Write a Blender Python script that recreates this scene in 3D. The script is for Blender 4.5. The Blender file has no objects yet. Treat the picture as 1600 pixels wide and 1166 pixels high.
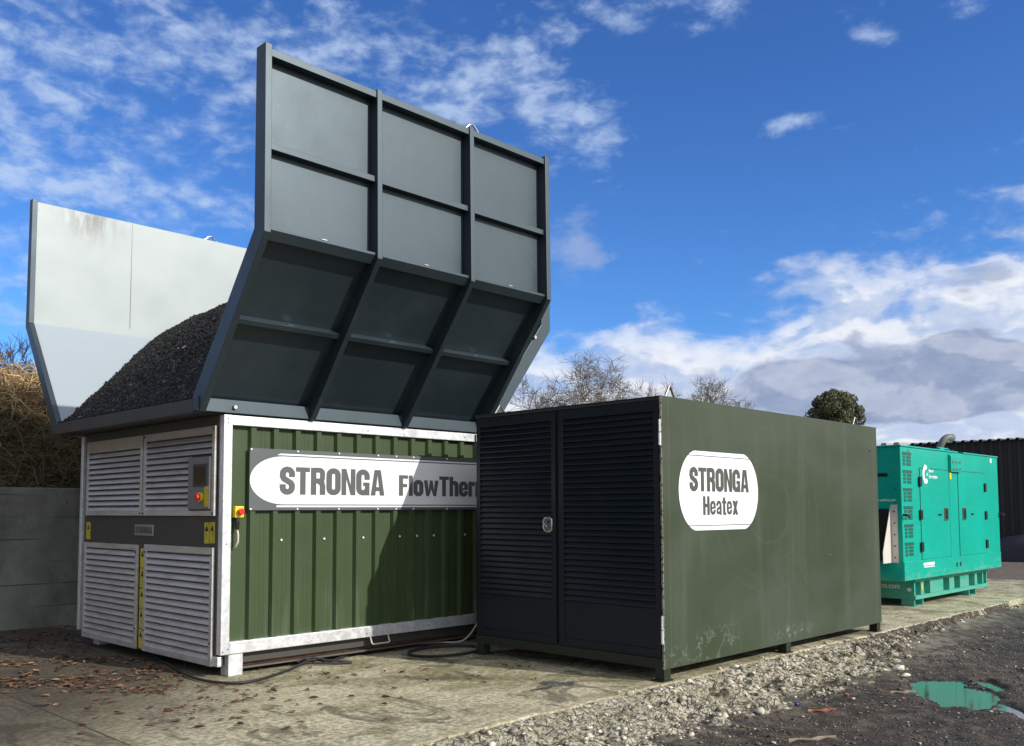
import bpy, bmesh, math, random
import numpy as np
from mathutils import Vector, Matrix, noise
from math import radians as R, pi

SC = bpy.context.scene
COL = SC.collection

# ------------------------------------------------------------------ camera
cam_d = bpy.data.cameras.new("camera")
cam = bpy.data.objects.new("camera", cam_d); COL.objects.link(cam)
rt = Vector((0.69897327, -0.71513972, -0.00339765))
up = Vector((-0.04474727, -0.04847639, 0.99782149))
fw = Vector((0.71374649, 0.69729851, 0.06588425))
CAM = Vector((-6.7414, -4.6726, 1.5))
M = Matrix((( rt.x, up.x, -fw.x, CAM.x), (rt.y, up.y, -fw.y, CAM.y), (rt.z, up.z, -fw.z, CAM.z), (0, 0, 0, 1)))
cam.matrix_world = M
cam_d.sensor_width = 36.0
cam_d.lens = 36.0 * 1434.357 / 1600
cam_d.shift_x = (800 - 791.387) / 1600
cam_d.shift_y = (702.558 - 583) / 1600
cam_d.clip_end = 5000
SC.camera = cam

# ------------------------------------------------------------------ exposure
SC.view_settings.view_transform = 'Standard'
SC.view_settings.look = 'None'
SC.view_settings.exposure = 0.0
SC.view_settings.gamma = 1.0

# ------------------------------------------------------------------ sun
S = Vector((0.239, -0.837, 0.491)).normalized()
sun_d = bpy.data.lights.new("sun", 'SUN')
sun_d.energy = 4.3; sun_d.angle = R(0.5); sun_d.color = (1.0, 0.94, 0.85)
sun = bpy.data.objects.new("sun", sun_d); COL.objects.link(sun)
sun.rotation_euler = (-S).to_track_quat('-Z', 'Y').to_euler()
sun.location = (10, -30, 30)

# ------------------------------------------------------------------ node expression helper
class G:
    """tiny wrapper that lets shader maths be written as expressions"""
    def __init__(s, tree): s.t = tree
    def new(s, typ, **kw):
        n = s.t.nodes.new(typ)
        for k, v in kw.items(): setattr(n, k, v)
        return n
    def put(s, sock, v):
        if isinstance(v, X): s.t.links.new(v.s, sock)
        elif isinstance(v, bpy.types.NodeSocket): s.t.links.new(v, sock)
        elif v is not None:
            if hasattr(sock, 'default_value'):
                try:
                    if sock.type == 'RGBA' and len(v) == 3: v = (*v, 1)
                except TypeError: v = (v, v, v, 1) if sock.type == 'RGBA' else v
                if sock.type == 'VECTOR' and not hasattr(v, '__len__'): v = (v, v, v)
                sock.default_value = v
    def math(s, op, a, b=None, c=None, clamp=False):
        n = s.new('ShaderNodeMath', operation=op, use_clamp=clamp)
        s.put(n.inputs[0], a); s.put(n.inputs[1], b); s.put(n.inputs[2], c)
        return X(s, n.outputs[0])
    def ss(s, v, a, b, lo=0.0, hi=1.0, smooth=True):
        n = s.new('ShaderNodeMapRange', interpolation_type='SMOOTHSTEP' if smooth else 'LINEAR')
        s.put(n.inputs[0], v); s.put(n.inputs[1], a); s.put(n.inputs[2], b); s.put(n.inputs[3], lo); s.put(n.inputs[4], hi)
        return X(s, n.outputs[0])
    def noise(s, vec, scale, detail=4, rough=.55, dist=0.0, col=False):
        n = s.new('ShaderNodeTexNoise'); s.put(n.inputs['Vector'], vec)
        s.put(n.inputs['Scale'], scale); s.put(n.inputs['Detail'], detail); s.put(n.inputs['Roughness'], rough); s.put(n.inputs['Distortion'], dist)
        return X(s, n.outputs['Color' if col else 'Fac'])
    def voro(s, vec, scale, feature='F1', out='Distance', rnd=1.0):
        n = s.new('ShaderNodeTexVoronoi', feature=feature); s.put(n.inputs['Vector'], vec); s.put(n.inputs['Scale'], scale)
        s.put(n.inputs['Randomness'], rnd)
        return X(s, n.outputs[out])
    def mix(s, f, a, b, blend='MIX'):
        n = s.new('ShaderNodeMix', data_type='RGBA', blend_type=blend); n.clamp_factor = True
        s.put(n.inputs[0], f); s.put(n.inputs[6], a); s.put(n.inputs[7], b)
        return X(s, n.outputs[2])
    def comb(s, x, y, z):
        n = s.new('ShaderNodeCombineXYZ'); s.put(n.inputs[0], x); s.put(n.inputs[1], y); s.put(n.inputs[2], z); return X(s, n.outputs[0])
    def sep(s, v):
        n = s.new('ShaderNodeSeparateXYZ'); s.put(n.inputs[0], v); return [X(s, o) for o in n.outputs]
    def coord(s, out='Object'):
        return X(s, s.new('ShaderNodeTexCoord').outputs[out])
    def pos(s): return X(s, s.new('ShaderNodeNewGeometry').outputs['Position'])
    def mapping(s, v, scale=(1, 1, 1), loc=(0, 0, 0), rot=(0, 0, 0)):
        n = s.new('ShaderNodeMapping'); s.put(n.inputs[0], v); s.put(n.inputs[1], loc); s.put(n.inputs[2], rot); s.put(n.inputs[3], scale)
        return X(s, n.outputs[0])
    def bump(s, h, strength=.5, dist=.01, normal=None):
        n = s.new('ShaderNodeBump'); s.put(n.inputs['Height'], h); s.put(n.inputs['Strength'], strength); s.put(n.inputs['Distance'], dist)
        if normal is not None: s.put(n.inputs['Normal'], normal)
        return X(s, n.outputs[0])
class X:
    def __init__(s, g, sock): s.g = g; s.s = sock
    def __add__(s, o): return s.g.math('ADD', s, o)
    __radd__ = __add__
    def __sub__(s, o): return s.g.math('SUBTRACT', s, o)
    def __rsub__(s, o): return s.g.math('SUBTRACT', o, s)
    def __mul__(s, o): return s.g.math('MULTIPLY', s, o)
    __rmul__ = __mul__
    def __truediv__(s, o): return s.g.math('DIVIDE', s, o)
    def __rtruediv__(s, o): return s.g.math('DIVIDE', o, s)
    def __pow__(s, o): return s.g.math('POWER', s, o)
    def clamp(s): return s.g.math('ADD', s, 0.0, clamp=True)

# ------------------------------------------------------------------ world: sky with clouds
W = bpy.data.worlds.new("World"); SC.world = W; W.use_nodes = True
nt = W.node_tree; nt.nodes.clear(); g = G(nt)
sky = g.new('ShaderNodeTexSky', sky_type='NISHITA', sun_disc=False)
sky.sun_elevation = math.asin(S.z); sky.sun_rotation = math.atan2(S.x, S.y)
sky.altitude = 100; sky.air_density = 1.0; sky.dust_density = 0.3; sky.ozone_density = 3.0
D = g.coord('Generated')
dx, dy, dz = g.sep(D)
# azimuth (degrees, positive to the right of the yard's diagonal) and elevation (degrees)
ux = dx * 0.71530 + dy * 0.69882
vx = dx * 0.69882 - dy * 0.71530
az = g.math('ARCTAN2', vx, ux) * 57.29578
el = g.math('ARCSINE', dz) * 57.29578
# flat cloud layer coordinates: the direction carried up to a plane
inv = 1.0 / (g.math('MAXIMUM', dz, 0.0) + 0.12)
P2 = g.comb(vx * inv, ux * inv, 0.0)
def blob(a, e, ra, re_, rot=0.0):
    da = az - a; de = el - e
    if rot:
        c, s_ = math.cos(R(rot)), math.sin(R(rot))
        da, de = da * c + de * s_, de * c - da * s_
    q = g.math('MULTIPLY', da / ra, da / ra) + g.math('MULTIPLY', de / re_, de / re_)
    return g.math('EXPONENT', q * -1.0)
A1 = g.comb(az * .10, el * .19, 0.0)
n1 = g.noise(A1, 1.5, 9, .56, .25)
n1b = g.noise(g.mapping(A1, (1, 1, 1), (7.3, 2.1, 0)), 4.6, 8, .58, .2)
wn = n1 * .55 + n1b * .45
# high thin cloud: cover is largest to the upper left
cov = (blob(-28, 24, 13, 5.5) * .85 + blob(-12, 26.5, 10, 3.6, -8) * .8 + blob(-3, 27, 6, 4) * .55 + blob(3.5, 24, 4.5, 2.6, -25) * .75
       + blob(-27, 18.8, 7, 2.0) * .85 + blob(-17, 17.5, 8, 1.8, -6) * .6 + blob(-22, 14.0, 13, 2.0, -6) * .8 + blob(-30, 12, 6, 3) * .3
       + blob(8.8, 29.2, 4.5, 1.9) * .85 + blob(14.5, 29.0, 4.2, 1.1, 22) * .85 + blob(18.5, 22.4, 2.6, .55, 8) * 1.05 + blob(22.5, 26.3, 1.4, .6) * .85
       + blob(28, 26.3, 1.6, .6) * .8 + blob(5.0, 22.3, 2.4, 1.3, 28) * .6 + blob(26.3, 15.9, 3.0, 1.3, 10) * .62 + blob(7.2, 22.2, 1.0, .45) * .7
       + blob(-45, 25, 14, 9) * .6 + blob(60, 25, 20, 8) * .5 + blob(-90, 30, 30, 14) * .6 + blob(120, 35, 30, 14) * .55)
n2 = g.noise(g.mapping(P2, (1.0, 1.2, 1), (3.3, 9.1, 0), (0, 0, R(35))), 2.2, 9, .62, .6)
thin = g.ss(cov * .60 + (wn - .5) * 3.0 + (n2 - .5) * 1.0, .24, 1.05)
thin = (thin * g.ss(n1b, .30, .62, .45, 1.0) * .76).clamp()
# cumulus bank low on the right
def BN(de=0.0, da=0.0): return g.noise(g.comb((az + da) * .090, (el + de) * .17, 0.0), 1.9, 8, .50, .35)
bn = BN(); bnu = BN(.75, .35)
bn2 = g.noise(g.comb(az * .09, el * .16, 4.0), 6.0, 7, .55, .2)
lift = g.ss(az, 1.0, 34.0, 10.9, 16.0) + g.math('MULTIPLY', g.ss(az, 2.0, -20.0), -9.0)
topd = lift - el + (bn - .5) * 11.0 + (bn2 - .5) * 3.0
bank = g.ss(topd, -.6, 1.8)
edge = g.ss(topd, .0, 5.0)                       # inside the bank
holes = g.ss(bn2 * .45 + bn * .55, .38, .55)
bank = bank * g.ss(edge, .0, 1.0, .55, 1.0) * g.ss(holes + g.ss(el, 12.5, 8.5), 0, .8, .45, 1.0)
# grey-violet undersides
gcov = (blob(27, 7.9, 5.6, 2.3, -3) * 1.15 + blob(18, 7.6, 5.0, 1.6, -4) * 1.05 + blob(21, 5.6, 9, 1.1) * .7 + blob(27.5, 13.0, 4.0, 1.1, 6) * .6
        + blob(3.8, 11.6, 3.4, 1.3) * .62 + blob(11.5, 7.2, 3.0, 1.0) * .35)
shade = g.ss(gcov + (bn - .5) * 2.2 + (bn2 - .5) * .5, .42, .66)
lit = g.ss(bn - bnu + (bn2 - .5) * .05, -.045, .055)
puff = g.ss(blob(4.4, 16.2, 2.7, 2.6, 35) * .9 + (n1 - .5) * 2.0 + (n1b - .5) * 1.2, .34, 1.0)
SK = 0.1
tint = g.mix(1.0, X(g, sky.outputs[0]), g.mix(g.ss(el, 8.0, 30.0), (0.60, 1.08, 1.72), (0.52, 0.92, 1.56)), 'MULTIPLY')
vec = lambda r, gg, b: (r / SK, gg / SK, b / SK)
c = g.mix(thin, tint, vec(.56, .70, .93))
c = g.mix(puff * .55, c, vec(.42, .50, .72))
white = g.mix((lit * .75 + g.ss(bn2, .35, .65) * .25).clamp(), vec(.50, .60, .82), vec(.88, .91, .98))
grey = g.mix((lit * .6 + g.ss(bn2, .35, .65) * .4).clamp(), vec(.27, .34, .52), vec(.46, .52, .68))
cl = g.mix(shade * .92, white, grey)
cl = g.mix(g.ss(el, 4.5, .5) * .55, cl, vec(.66, .72, .84))
c = g.mix(bank, c, cl)
# unseen cloud added to balance the light: bright behind, dimmed to the left
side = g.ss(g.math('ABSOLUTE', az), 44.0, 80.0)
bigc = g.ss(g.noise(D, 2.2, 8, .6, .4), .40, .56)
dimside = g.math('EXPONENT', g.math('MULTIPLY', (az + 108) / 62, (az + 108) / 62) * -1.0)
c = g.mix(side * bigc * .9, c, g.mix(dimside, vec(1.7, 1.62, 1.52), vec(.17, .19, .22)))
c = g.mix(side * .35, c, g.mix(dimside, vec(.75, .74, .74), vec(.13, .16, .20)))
# below the horizon the world is plain dim ground light
c = g.mix(g.ss(dz, -.02, 0.0), vec(.10, .095, .08), c)
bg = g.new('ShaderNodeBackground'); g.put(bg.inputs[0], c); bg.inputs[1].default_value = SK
wo = g.new('ShaderNodeOutputWorld'); nt.links.new(bg.outputs[0], wo.inputs[0])

# ------------------------------------------------------------------ materials
def mat(name, base=(.5, .5, .5), rough=.5, metal=0.0, spec=.5, fn=None, coat=0.0):
    # coat: clear lacquer over the paint
    m = bpy.data.materials.new(name); m.use_nodes = True
    t = m.node_tree; t.nodes.clear(); gg = G(t)
    b = gg.new('ShaderNodeBsdfPrincipled'); o = gg.new('ShaderNodeOutputMaterial'); t.links.new(b.outputs[0], o.inputs[0])
    gg.put(b.inputs['Base Color'], base); b.inputs['Roughness'].default_value = rough; b.inputs['Metallic'].default_value = metal
    b.inputs['Specular IOR Level'].default_value = spec; b.inputs['Coat Weight'].default_value = coat; b.inputs['Coat Roughness'].default_value = .46; b.inputs['Coat IOR'].default_value = 1.7; b.inputs['Coat Tint'].default_value = (.85, .95, 1, 1)
    gg.b = b
    if fn: fn(gg)
    return m

def paint(name, base, rough=.45, grime=.25, grimecol=(.12, .11, .09), scratch=0.0, bumpy=.0, spec=.5, streak=.5, coat=0.0, tint=None):
    def fn(q):
        p = q.pos()
        n = q.noise(p, 1.3, 5, .6)
        st = q.noise(q.mapping(p, (9, 9, .5)), 1.0, 4, .6)
        f = q.ss(n * (1 - streak) + st * streak, .42, .75) * grime
        c_ = q.mix(f, base, grimecol)
        fine = q.noise(p, 60, 3, .6)
        c_ = q.mix(q.ss(fine, .3, .7, 0, .12), c_, tuple(x * .75 for x in base))
        if scratch:
            v = q.noise(q.mapping(p, (3, 3, 2)), 5.0, 6, .7, 2.0)
            s_ = q.ss(v, .655, .70) * scratch
            c_ = q.mix(s_, c_, tuple(min(1, x * 2.0 + .08) for x in base))
        q.put(q.b.inputs['Base Color'], c_)
        q.put(q.b.inputs['Roughness'], q.ss(n, .3, .7, rough - .05, rough + .10))
        if bumpy:
            q.put(q.b.inputs['Normal'], q.bump(q.noise(p, 1.6, 3, .5), bumpy, .02, None))
    m = mat(name, base, rough, 0, spec, fn, coat)
    if tint:
        for nd in m.node_tree.nodes:
            if nd.type == 'BSDF_PRINCIPLED': nd.inputs['Specular Tint'].default_value = (*tint, 1)
    return m

M_anth = paint('anthracite paint', (.013, .021, .027), .45, .22, (.05, .056, .058), bumpy=.15, streak=.6, spec=.9, coat=.22, scratch=.7, tint=(.66, .86, 1.0))
M_anth_dk = paint('dark anthracite paint', (.028, .032, .038), .5, .12, (.08, .075, .065))
M_sidepan = paint('dull grey panel paint', (.055, .053, .048), .55, .35, (.10, .092, .075))
M_door = paint('blue black door paint', (.006, .011, .018), .42, .05, (.03, .032, .035), spec=.35)
M_olive = None
def olive(q):
    p = q.pos()
    big = q.noise(q.mapping(p, (.7, .7, 1.0)), 1.1, 4, .55, .6)
    st = q.noise(q.mapping(p, (5, 5, .35)), 1.0, 5, .6)
    c_ = q.mix(q.ss(big, .35, .68), (.038, .055, .029), (.052, .070, .047))
    c_ = q.mix(q.ss(st, .48, .8) * .26, c_, (.12, .13, .105))
    x, y, z = q.sep(p)
    # swept dusty arcs and pale scuffs near the foot of the panel
    wob = q.noise(p, 2.2, 4, .6)
    for (cx_, cz_, rad, str_) in ((3.4, .1, .9, .30), (1.9, 1.5, 1.5, .20), (4.3, 1.3, .8, .18), (.5, .9, .8, .18)):
        ax_ = x - cx_; az_ = z - cz_
        dd = q.math('SQRT', q.math('MULTIPLY', ax_, ax_) + q.math('MULTIPLY', az_, az_) * 1.6)
        ln = q.ss(q.noise(q.comb(dd + wob * .12, 0, cx_), 26.0, 3, .7), .56, .70)
        c_ = q.mix(ln * q.ss(dd, rad, rad * .3) * q.ss(wob, .42, .60) * str_, c_, (.20, .215, .18))
    def spot(cx_, cz_, rx, rz): 
        ax_ = (x - cx_) / rx; az_ = (z - cz_) / rz
        return q.math('EXPONENT', (q.math('MULTIPLY', ax_, ax_) + q.math('MULTIPLY', az_, az_)) * -1.0)
    zone = (spot(.85, .25, .35, .13) + spot(2.35, .22, .35, .06) + spot(.25, .2, .2, .08) * .6).clamp()
    vein = q.math('ABSOLUTE', q.noise(p, 5.5, 4, .6, .8) - .5)
    c_ = q.mix(q.ss(vein, .022, .004) * zone * .5, c_, (.36, .38, .34))
    chip = q.noise(p, 30, 5, .7)
    c_ = q.mix(q.ss(chip, .66, .69) * zone * .6, c_, (.40, .42, .38))
    far = q.voro(q.mapping(p, (1, 1, 2.2)), 2.1); c_ = q.mix(q.ss(far, .030, .018) * q.ss(z, 1.25, .9) * .75, c_, (.45, .46, .43))
    edge_ = q.ss(x, .012, .0) * q.ss(chip, .44, .5)
    c_ = q.mix(edge_ * .8, c_, (.42, .40, .34))
    seam = q.ss(q.math('ABSOLUTE', x - .11), .006, .002)
    c_ = q.mix(seam * .5, c_, (.11, .12, .09))
    q.put(q.b.inputs['Base Color'], c_)
    q.put(q.b.inputs['Roughness'], q.ss(big, .3, .7, .42, .58))
    q.put(q.b.inputs['Normal'], q.bump(q.noise(p, 1.4, 3, .5), .30, .03))
M_olive = mat('olive green paint', rough=.5, spec=.32, fn=olive)
M_olive_dk = paint('olive green base paint', (.019, .026, .017), .5, .3, (.06, .055, .045), spec=.35)
def cladg(q):
    p = q.pos()
    n = q.noise(p, 1.6, 4, .6)
    em = q.noise(q.mapping(p, (38, 38, 26)), 1.0, 2, .4)
    c_ = q.mix(q.ss(n, .3, .7), (.037, .064, .024), (.048, .074, .032))
    x, y, z = q.sep(p)
    c_ = q.mix(q.ss(q.noise(q.mapping(p, (14, 14, 1)), 1, 4, .6), .5, .8) * q.ss(z, 1.0, .3) * .35, c_, (.20, .21, .17))
    q.put(q.b.inputs['Base Color'], c_)
    q.put(q.b.inputs['Normal'], q.bump(em, .35, .003))
M_cladg = mat('green profiled sheet', rough=.5, spec=.35, fn=cladg)
def galv(q):
    p = q.pos()
    v = q.voro(p, 42.0, 'F1', 'Color')
    n = q.noise(p, 9, 5, .6, 1.0)
    vv = q.sep(v)[0]
    c_ = q.mix(q.ss(vv * .35 + n * .65, .30, .70), (.66, .69, .73), (.80, .82, .84))
    rust = q.ss(q.noise(p, 5, 6, .7), .63, .72)
    x, y, z = q.sep(p)
    c_ = q.mix(rust * q.ss(z, .16, .02) * .8, c_, (.40, .24, .10))
    c_ = q.mix(q.ss(q.noise(p, 3, 6, .65), .5, .75) * .22, c_, (.42, .42, .42))
    q.put(q.b.inputs['Base Color'], c_)
    q.put(q.b.inputs['Roughness'], q.ss(n, .3, .7, .34, .55))
M_galv = mat('galvanised steel', rough=.45, metal=.55, fn=galv)
def alum(q):
    p = q.pos()
    n = q.noise(q.mapping(p, (1, 1.2, 7)), 2.6, 5, .65)
    c_ = q.mix(q.ss(n, .40, .72) * .55, (.62, .60, .59), (.36, .31, .24))
    x, y, z = q.sep(p)
    c_ = q.mix(q.ss(z + n * .1, 2.14, 2.24) * .7, c_, (.30, .24, .17))
    sp = q.noise(p, 38, 4, .65)
    c_ = q.mix(q.ss(sp, .62, .70) * .6, c_, (.09, .08, .065))
    q.put(q.b.inputs['Base Color'], c_)
M_alum = mat('dull aluminium louvre', rough=.42, metal=.45, fn=alum)
def whitein(q):
    p = q.pos()
    x, y, z = q.sep(p)
    n = q.noise(p, 1.2, 5, .6)
    c_ = q.mix(q.ss(n, .35, .75), (.41, .47, .48), (.36, .42, .43))
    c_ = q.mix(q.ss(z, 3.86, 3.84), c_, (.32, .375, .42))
    sm = q.noise(q.mapping(p, (6, 1, 1.4), (0, 0, 0), (0, R(28), 0)), 1.6, 6, .7)
    d1 = q.math('MULTIPLY', x + 2.1, 3.0); d2 = q.math('MULTIPLY', z - 5.38, 3.4)
    soot = q.math('EXPONENT', (q.math('MULTIPLY', d1, d1) + q.math('MULTIPLY', d2, d2)) * -1.0)
    c_ = q.mix(soot * q.ss(sm, .38, .6) * .85, c_, (.16, .16, .16))
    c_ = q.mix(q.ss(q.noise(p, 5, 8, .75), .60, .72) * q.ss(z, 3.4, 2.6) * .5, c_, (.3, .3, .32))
    ru = q.ss(q.noise(p, 16, 6, .7), .60, .66) * q.ss(x, -2.66, -2.80)
    c_ = q.mix(ru, c_, (.34, .2, .15))
    q.put(q.b.inputs['Base Color'], c_)
    q.put(q.b.inputs['Normal'], q.bump(q.noise(p, 1.5, 3, .5), .35, .02))
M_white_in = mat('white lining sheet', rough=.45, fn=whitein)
M_sign_white = mat('white sign face', (.84, .85, .87), .35)
M_sign_grey = paint('grey sign board', (.10, .115, .125), .4, .06)
M_letter = mat('dark grey lettering', (.105, .115, .115), .4)
M_letter2 = mat('dark olive grey lettering', (.075, .08, .07), .4)
M_black = mat('black plastic', (.012, .012, .013), .45)
M_rubber = mat('black rubber', (.02, .02, .022), .6)
M_yellow = mat('yellow plastic', (.78, .58, .02), .4)
def sticker(q):
    p = q.pos()
    n = q.noise(q.mapping(p, (1, 70, 55)), 1.0, 1, .5)
    x, y, z = q.sep(p)
    q.put(q.b.inputs['Base Color'], q.mix(q.ss(n, .56, .60) * .55, (.62, .52, .03), (.05, .05, .02)))
M_sticker = mat('yellow warning label', rough=.4, fn=sticker)
M_red = mat('red plastic', (.65, .02, .02), .35)
M_steel = mat('bright steel', (.62, .62, .6), .3, 1.0)
M_darksteel = mat('worn steel', (.20, .19, .18), .45, .8)
def rusty(q):
    p = q.pos(); n = q.noise(p, 7, 7, .7)
    q.put(q.b.inputs['Base Color'], q.mix(q.ss(n, .38, .62), (.05, .035, .028), (.17, .07, .035)))
M_rust = mat('rusty steel', rough=.75, fn=rusty)
def teal(q):
    p = q.pos()
    n = q.noise(p, 1.1, 4, .6)
    c_ = q.mix(q.ss(n, .3, .75), (.0015, .36, .275), (.002, .42, .325))
    x, y, z = q.sep(p)
    dirt = q.ss(q.noise(q.mapping(p, (2, 2, 8)), 2.2, 6, .7) + q.ss(z, .75, .2) * .25, .55, .80)
    c_ = q.mix(dirt * .5, c_, (.20, .38, .30))
    q.put(q.b.inputs['Base Color'], c_)
M_teal = mat('teal green paint', rough=.36, spec=.38, fn=teal)
M_teal_dk = mat('dark teal recess', (.006, .10, .075), .5)
M_hood = paint('bare metal hood', (.62, .60, .56), .45, .5, (.33, .27, .2))
def darkclad(q):
    p = q.pos(); n = q.noise(q.mapping(p, (6, 6, .6)), 1.0, 4, .6)
    q.put(q.b.inputs['Base Color'], q.mix(q.ss(n, .4, .7), (.022, .024, .026), (.032, .033, .032)))
M_darkclad = mat('dark profiled cladding', rough=.6, fn=darkclad)
M_greyroof = paint('grey roof sheet', (.30, .31, .30), .6, .4)
def conc_wall(q):
    p = q.pos()
    n = q.noise(p, 1.5, 7, .65, .4)
    c_ = q.mix(q.ss(n, .32, .70), (.12, .125, .11), (.23, .235, .21))
    x, y, z = q.sep(p)
    bl = q.noise(q.mapping(p, (.8, 1, 14)), 1.2, 4, .6)
    seam = q.math('PINGPONG', z + (n - .5) * .012 + .02, .145)
    m_ = q.ss(seam, .012, .002) * q.ss(bl, .46, .6)
    c_ = q.mix(m_ * .75, c_, (.03, .032, .028))
    st = q.noise(q.mapping(p, (5, 5, .5)), 1.0, 5, .65)
    c_ = q.mix(q.ss(st, .52, .75) * .6, c_, (.09, .10, .075))
    c_ = q.mix(q.ss(q.noise(q.mapping(p, (3, 1, 1), (2, 0, 0), (0, R(35), 0)), 2.2, 5, .7), .63, .68) * .45, c_, (.09, .05, .03))
    pt = q.ss(q.noise(p, 26, 2, .5), .70, .74)
    c_ = q.mix(pt * .6, c_, (.03, .03, .03))
    q.put(q.b.inputs['Base Color'], c_)
    q.put(q.b.inputs['Normal'], q.bump(q.noise(p, 9, 8, .7) + m_ * -.5, .5, .02))
M_concwall = mat('weathered cast concrete', rough=.88, fn=conc_wall)
M_pellet = None
def pelletf(q):
    oi = q.new('ShaderNodeNewGeometry')
    rnd = X(q, oi.outputs['Random Per Island'])
    c_ = q.mix(q.ss(rnd, .0, 1.0), (.003, .003, .003), (.014, .013, .012))
    c_ = q.mix(q.ss(rnd, .992, .995), c_, (.22, .20, .16))
    q.put(q.b.inputs['Base Color'], c_)
M_pellet = mat('black pellets', rough=.50, spec=.35, fn=pelletf)
def slabf(q):
    p = q.pos(); x, y, z = q.sep(p)
    big = q.noise(p, .55, 6, .6, .8)
    mid = q.noise(q.mapping(p, (1.0, 1.8, 1), (0, 0, 0), (0, 0, R(20))), 1.9, 8, .68, .6)
    fine = q.noise(p, 22, 8, .75)
    c_ = q.mix(q.ss(big * .45 + mid * .55, .41, .58), (.29, .265, .145), (.62, .57, .40))
    c_ = q.mix(q.ss(mid, .56, .72) * .55, c_, (.58, .55, .46))
    c_ = q.mix(q.ss(q.noise(q.mapping(p, (1.6, .8, 1), (5, 3, 0), (0, 0, R(-40))), 1.3, 9, .72, 1.0), .51, .60) * .75, c_, (.085, .075, .048))
    c_ = q.mix(q.ss(fine, .40, .60, .62, 0), c_, (.06, .055, .034))
    c_ = q.mix(q.ss(fine, .58, .70) * .40, c_, (.62, .59, .50))
    sp = q.ss(q.noise(p, 75, 3, .6), .64, .70)
    c_ = q.mix(sp * .65, c_, (.03, .028, .022))
    # dark earth and leaf mould carried in from the wall at the back left
    d = q.ss(y + (big - .5) * 3.5 + (mid - .5) * 1.6 + q.math('MULTIPLY', x, -.85), 4.1, 6.4) * q.ss(x, -1.5, -2.4)
    c_ = q.mix(d * .86, c_, q.mix(fine, (.008, .006, .004), (.060, .042, .028)))
    # oily wet mark
    ex = x + .72; ey = y - .62
    r2 = q.math('MULTIPLY', ex, ex) * 9.0 + q.math('MULTIPLY', ey, ey) * 20.0
    oil = q.ss(r2 + (mid - .5) * 5.0 + (fine - .5) * 1.5, .55, .25)
    c_ = q.mix(oil * .85, c_, (.025, .026, .03))
    # pour joint
    j = q.ss(q.math('ABSOLUTE', x + 4.14 + (mid - .5) * .015), .012, .004)
    c_ = q.mix(j * .8, c_, (.03, .028, .022))
    # pale worn arris along the edge
    e = q.ss(y + (mid - .5) * .30 + (fine - .5) * .1, .08, -.04)
    c_ = q.mix(e * .22, c_, (.46, .42, .31))
    q.put(q.b.inputs['Base Color'], c_)
    q.put(q.b.inputs['Roughness'], q.ss(oil, 0, 1, .9, .12))
    q.put(q.b.inputs['Normal'], q.bump(fine * .6 + mid * .8 - sp * .2 - j * .8, .5, .02))
M_slab = mat('mossy worn concrete', rough=.9, fn=slabf)
def yardf(q):
    p = q.pos(); x, y, z = q.sep(p)
    big = q.noise(p, .7, 6, .6, .5)
    mid = q.noise(p, 5.5, 9, .72, .3)
    fine = q.noise(p, 60, 5, .7)
    c_ = q.mix(q.ss(big, .35, .68), (.020, .0155, .012), (.066, .050, .037))
    c_ = q.mix(q.ss(mid, .48, .64) * .55, c_, (.15, .12, .09))
    c_ = q.mix(q.ss(mid, .52, .36) * .7, c_, (.012, .011, .011))
    vc = q.sep(q.voro(p, 75, 'F1', 'Color')); vd = q.voro(p, 75)
    st = q.ss(vc[0], .76, .80) * q.ss(vd, .42, .25)
    c_ = q.mix(st, c_, q.mix(vc[1], (.10, .09, .08), (.40, .36, .29)))
    vc2 = q.sep(q.voro(p, 27, 'F1', 'Color')); vd2 = q.voro(p, 27)
    st2 = q.ss(vc2[0], .955, .97) * q.ss(vd2, .36, .22)
    c_ = q.mix(st2, c_, q.mix(vc2[1], (.16, .13, .09), (.42, .38, .3)))
    br = q.ss(q.noise(q.mapping(p, (1, 2.5, 1), (9, 4, 0)), 4.5, 4, .6), .70, .73)
    c_ = q.mix(br * .55, c_, (.34, .09, .035))
    # pale crushed concrete dust washed off the broken edge
    dd = q.ss(y + (big - .5) * .5 + (mid - .5) * .9 + q.ss(x, 2.5, 9.0) * -.55, -1.15, -.25)
    c_ = q.mix(dd * q.ss(mid, .34, .60) * .8, c_, (.27, .245, .19))
    # farther track: brown trodden dirt
    c_ = q.mix(q.ss(x, 11.0, 15.0) * .75, c_, q.mix(mid, (.075, .056, .045), (.16, .125, .10)))
    wet = q.ss(z + (mid - .5) * .03, -.183, -.212)
    c_ = q.mix(wet * .6, c_, (.016, .014, .012))
    q.put(q.b.inputs['Base Color'], c_)
    q.put(q.b.inputs['Roughness'], q.ss(wet + (.5 - mid) * 1.2, 0.0, .8, .80, .25))
    q.put(q.b.inputs['Normal'], q.bump(mid * 1.1 + fine * .5 + st * .5 + st2 * .8, .75, .02))
M_yard = mat('dark gritty yard surface', rough=.85, fn=yardf)
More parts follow.
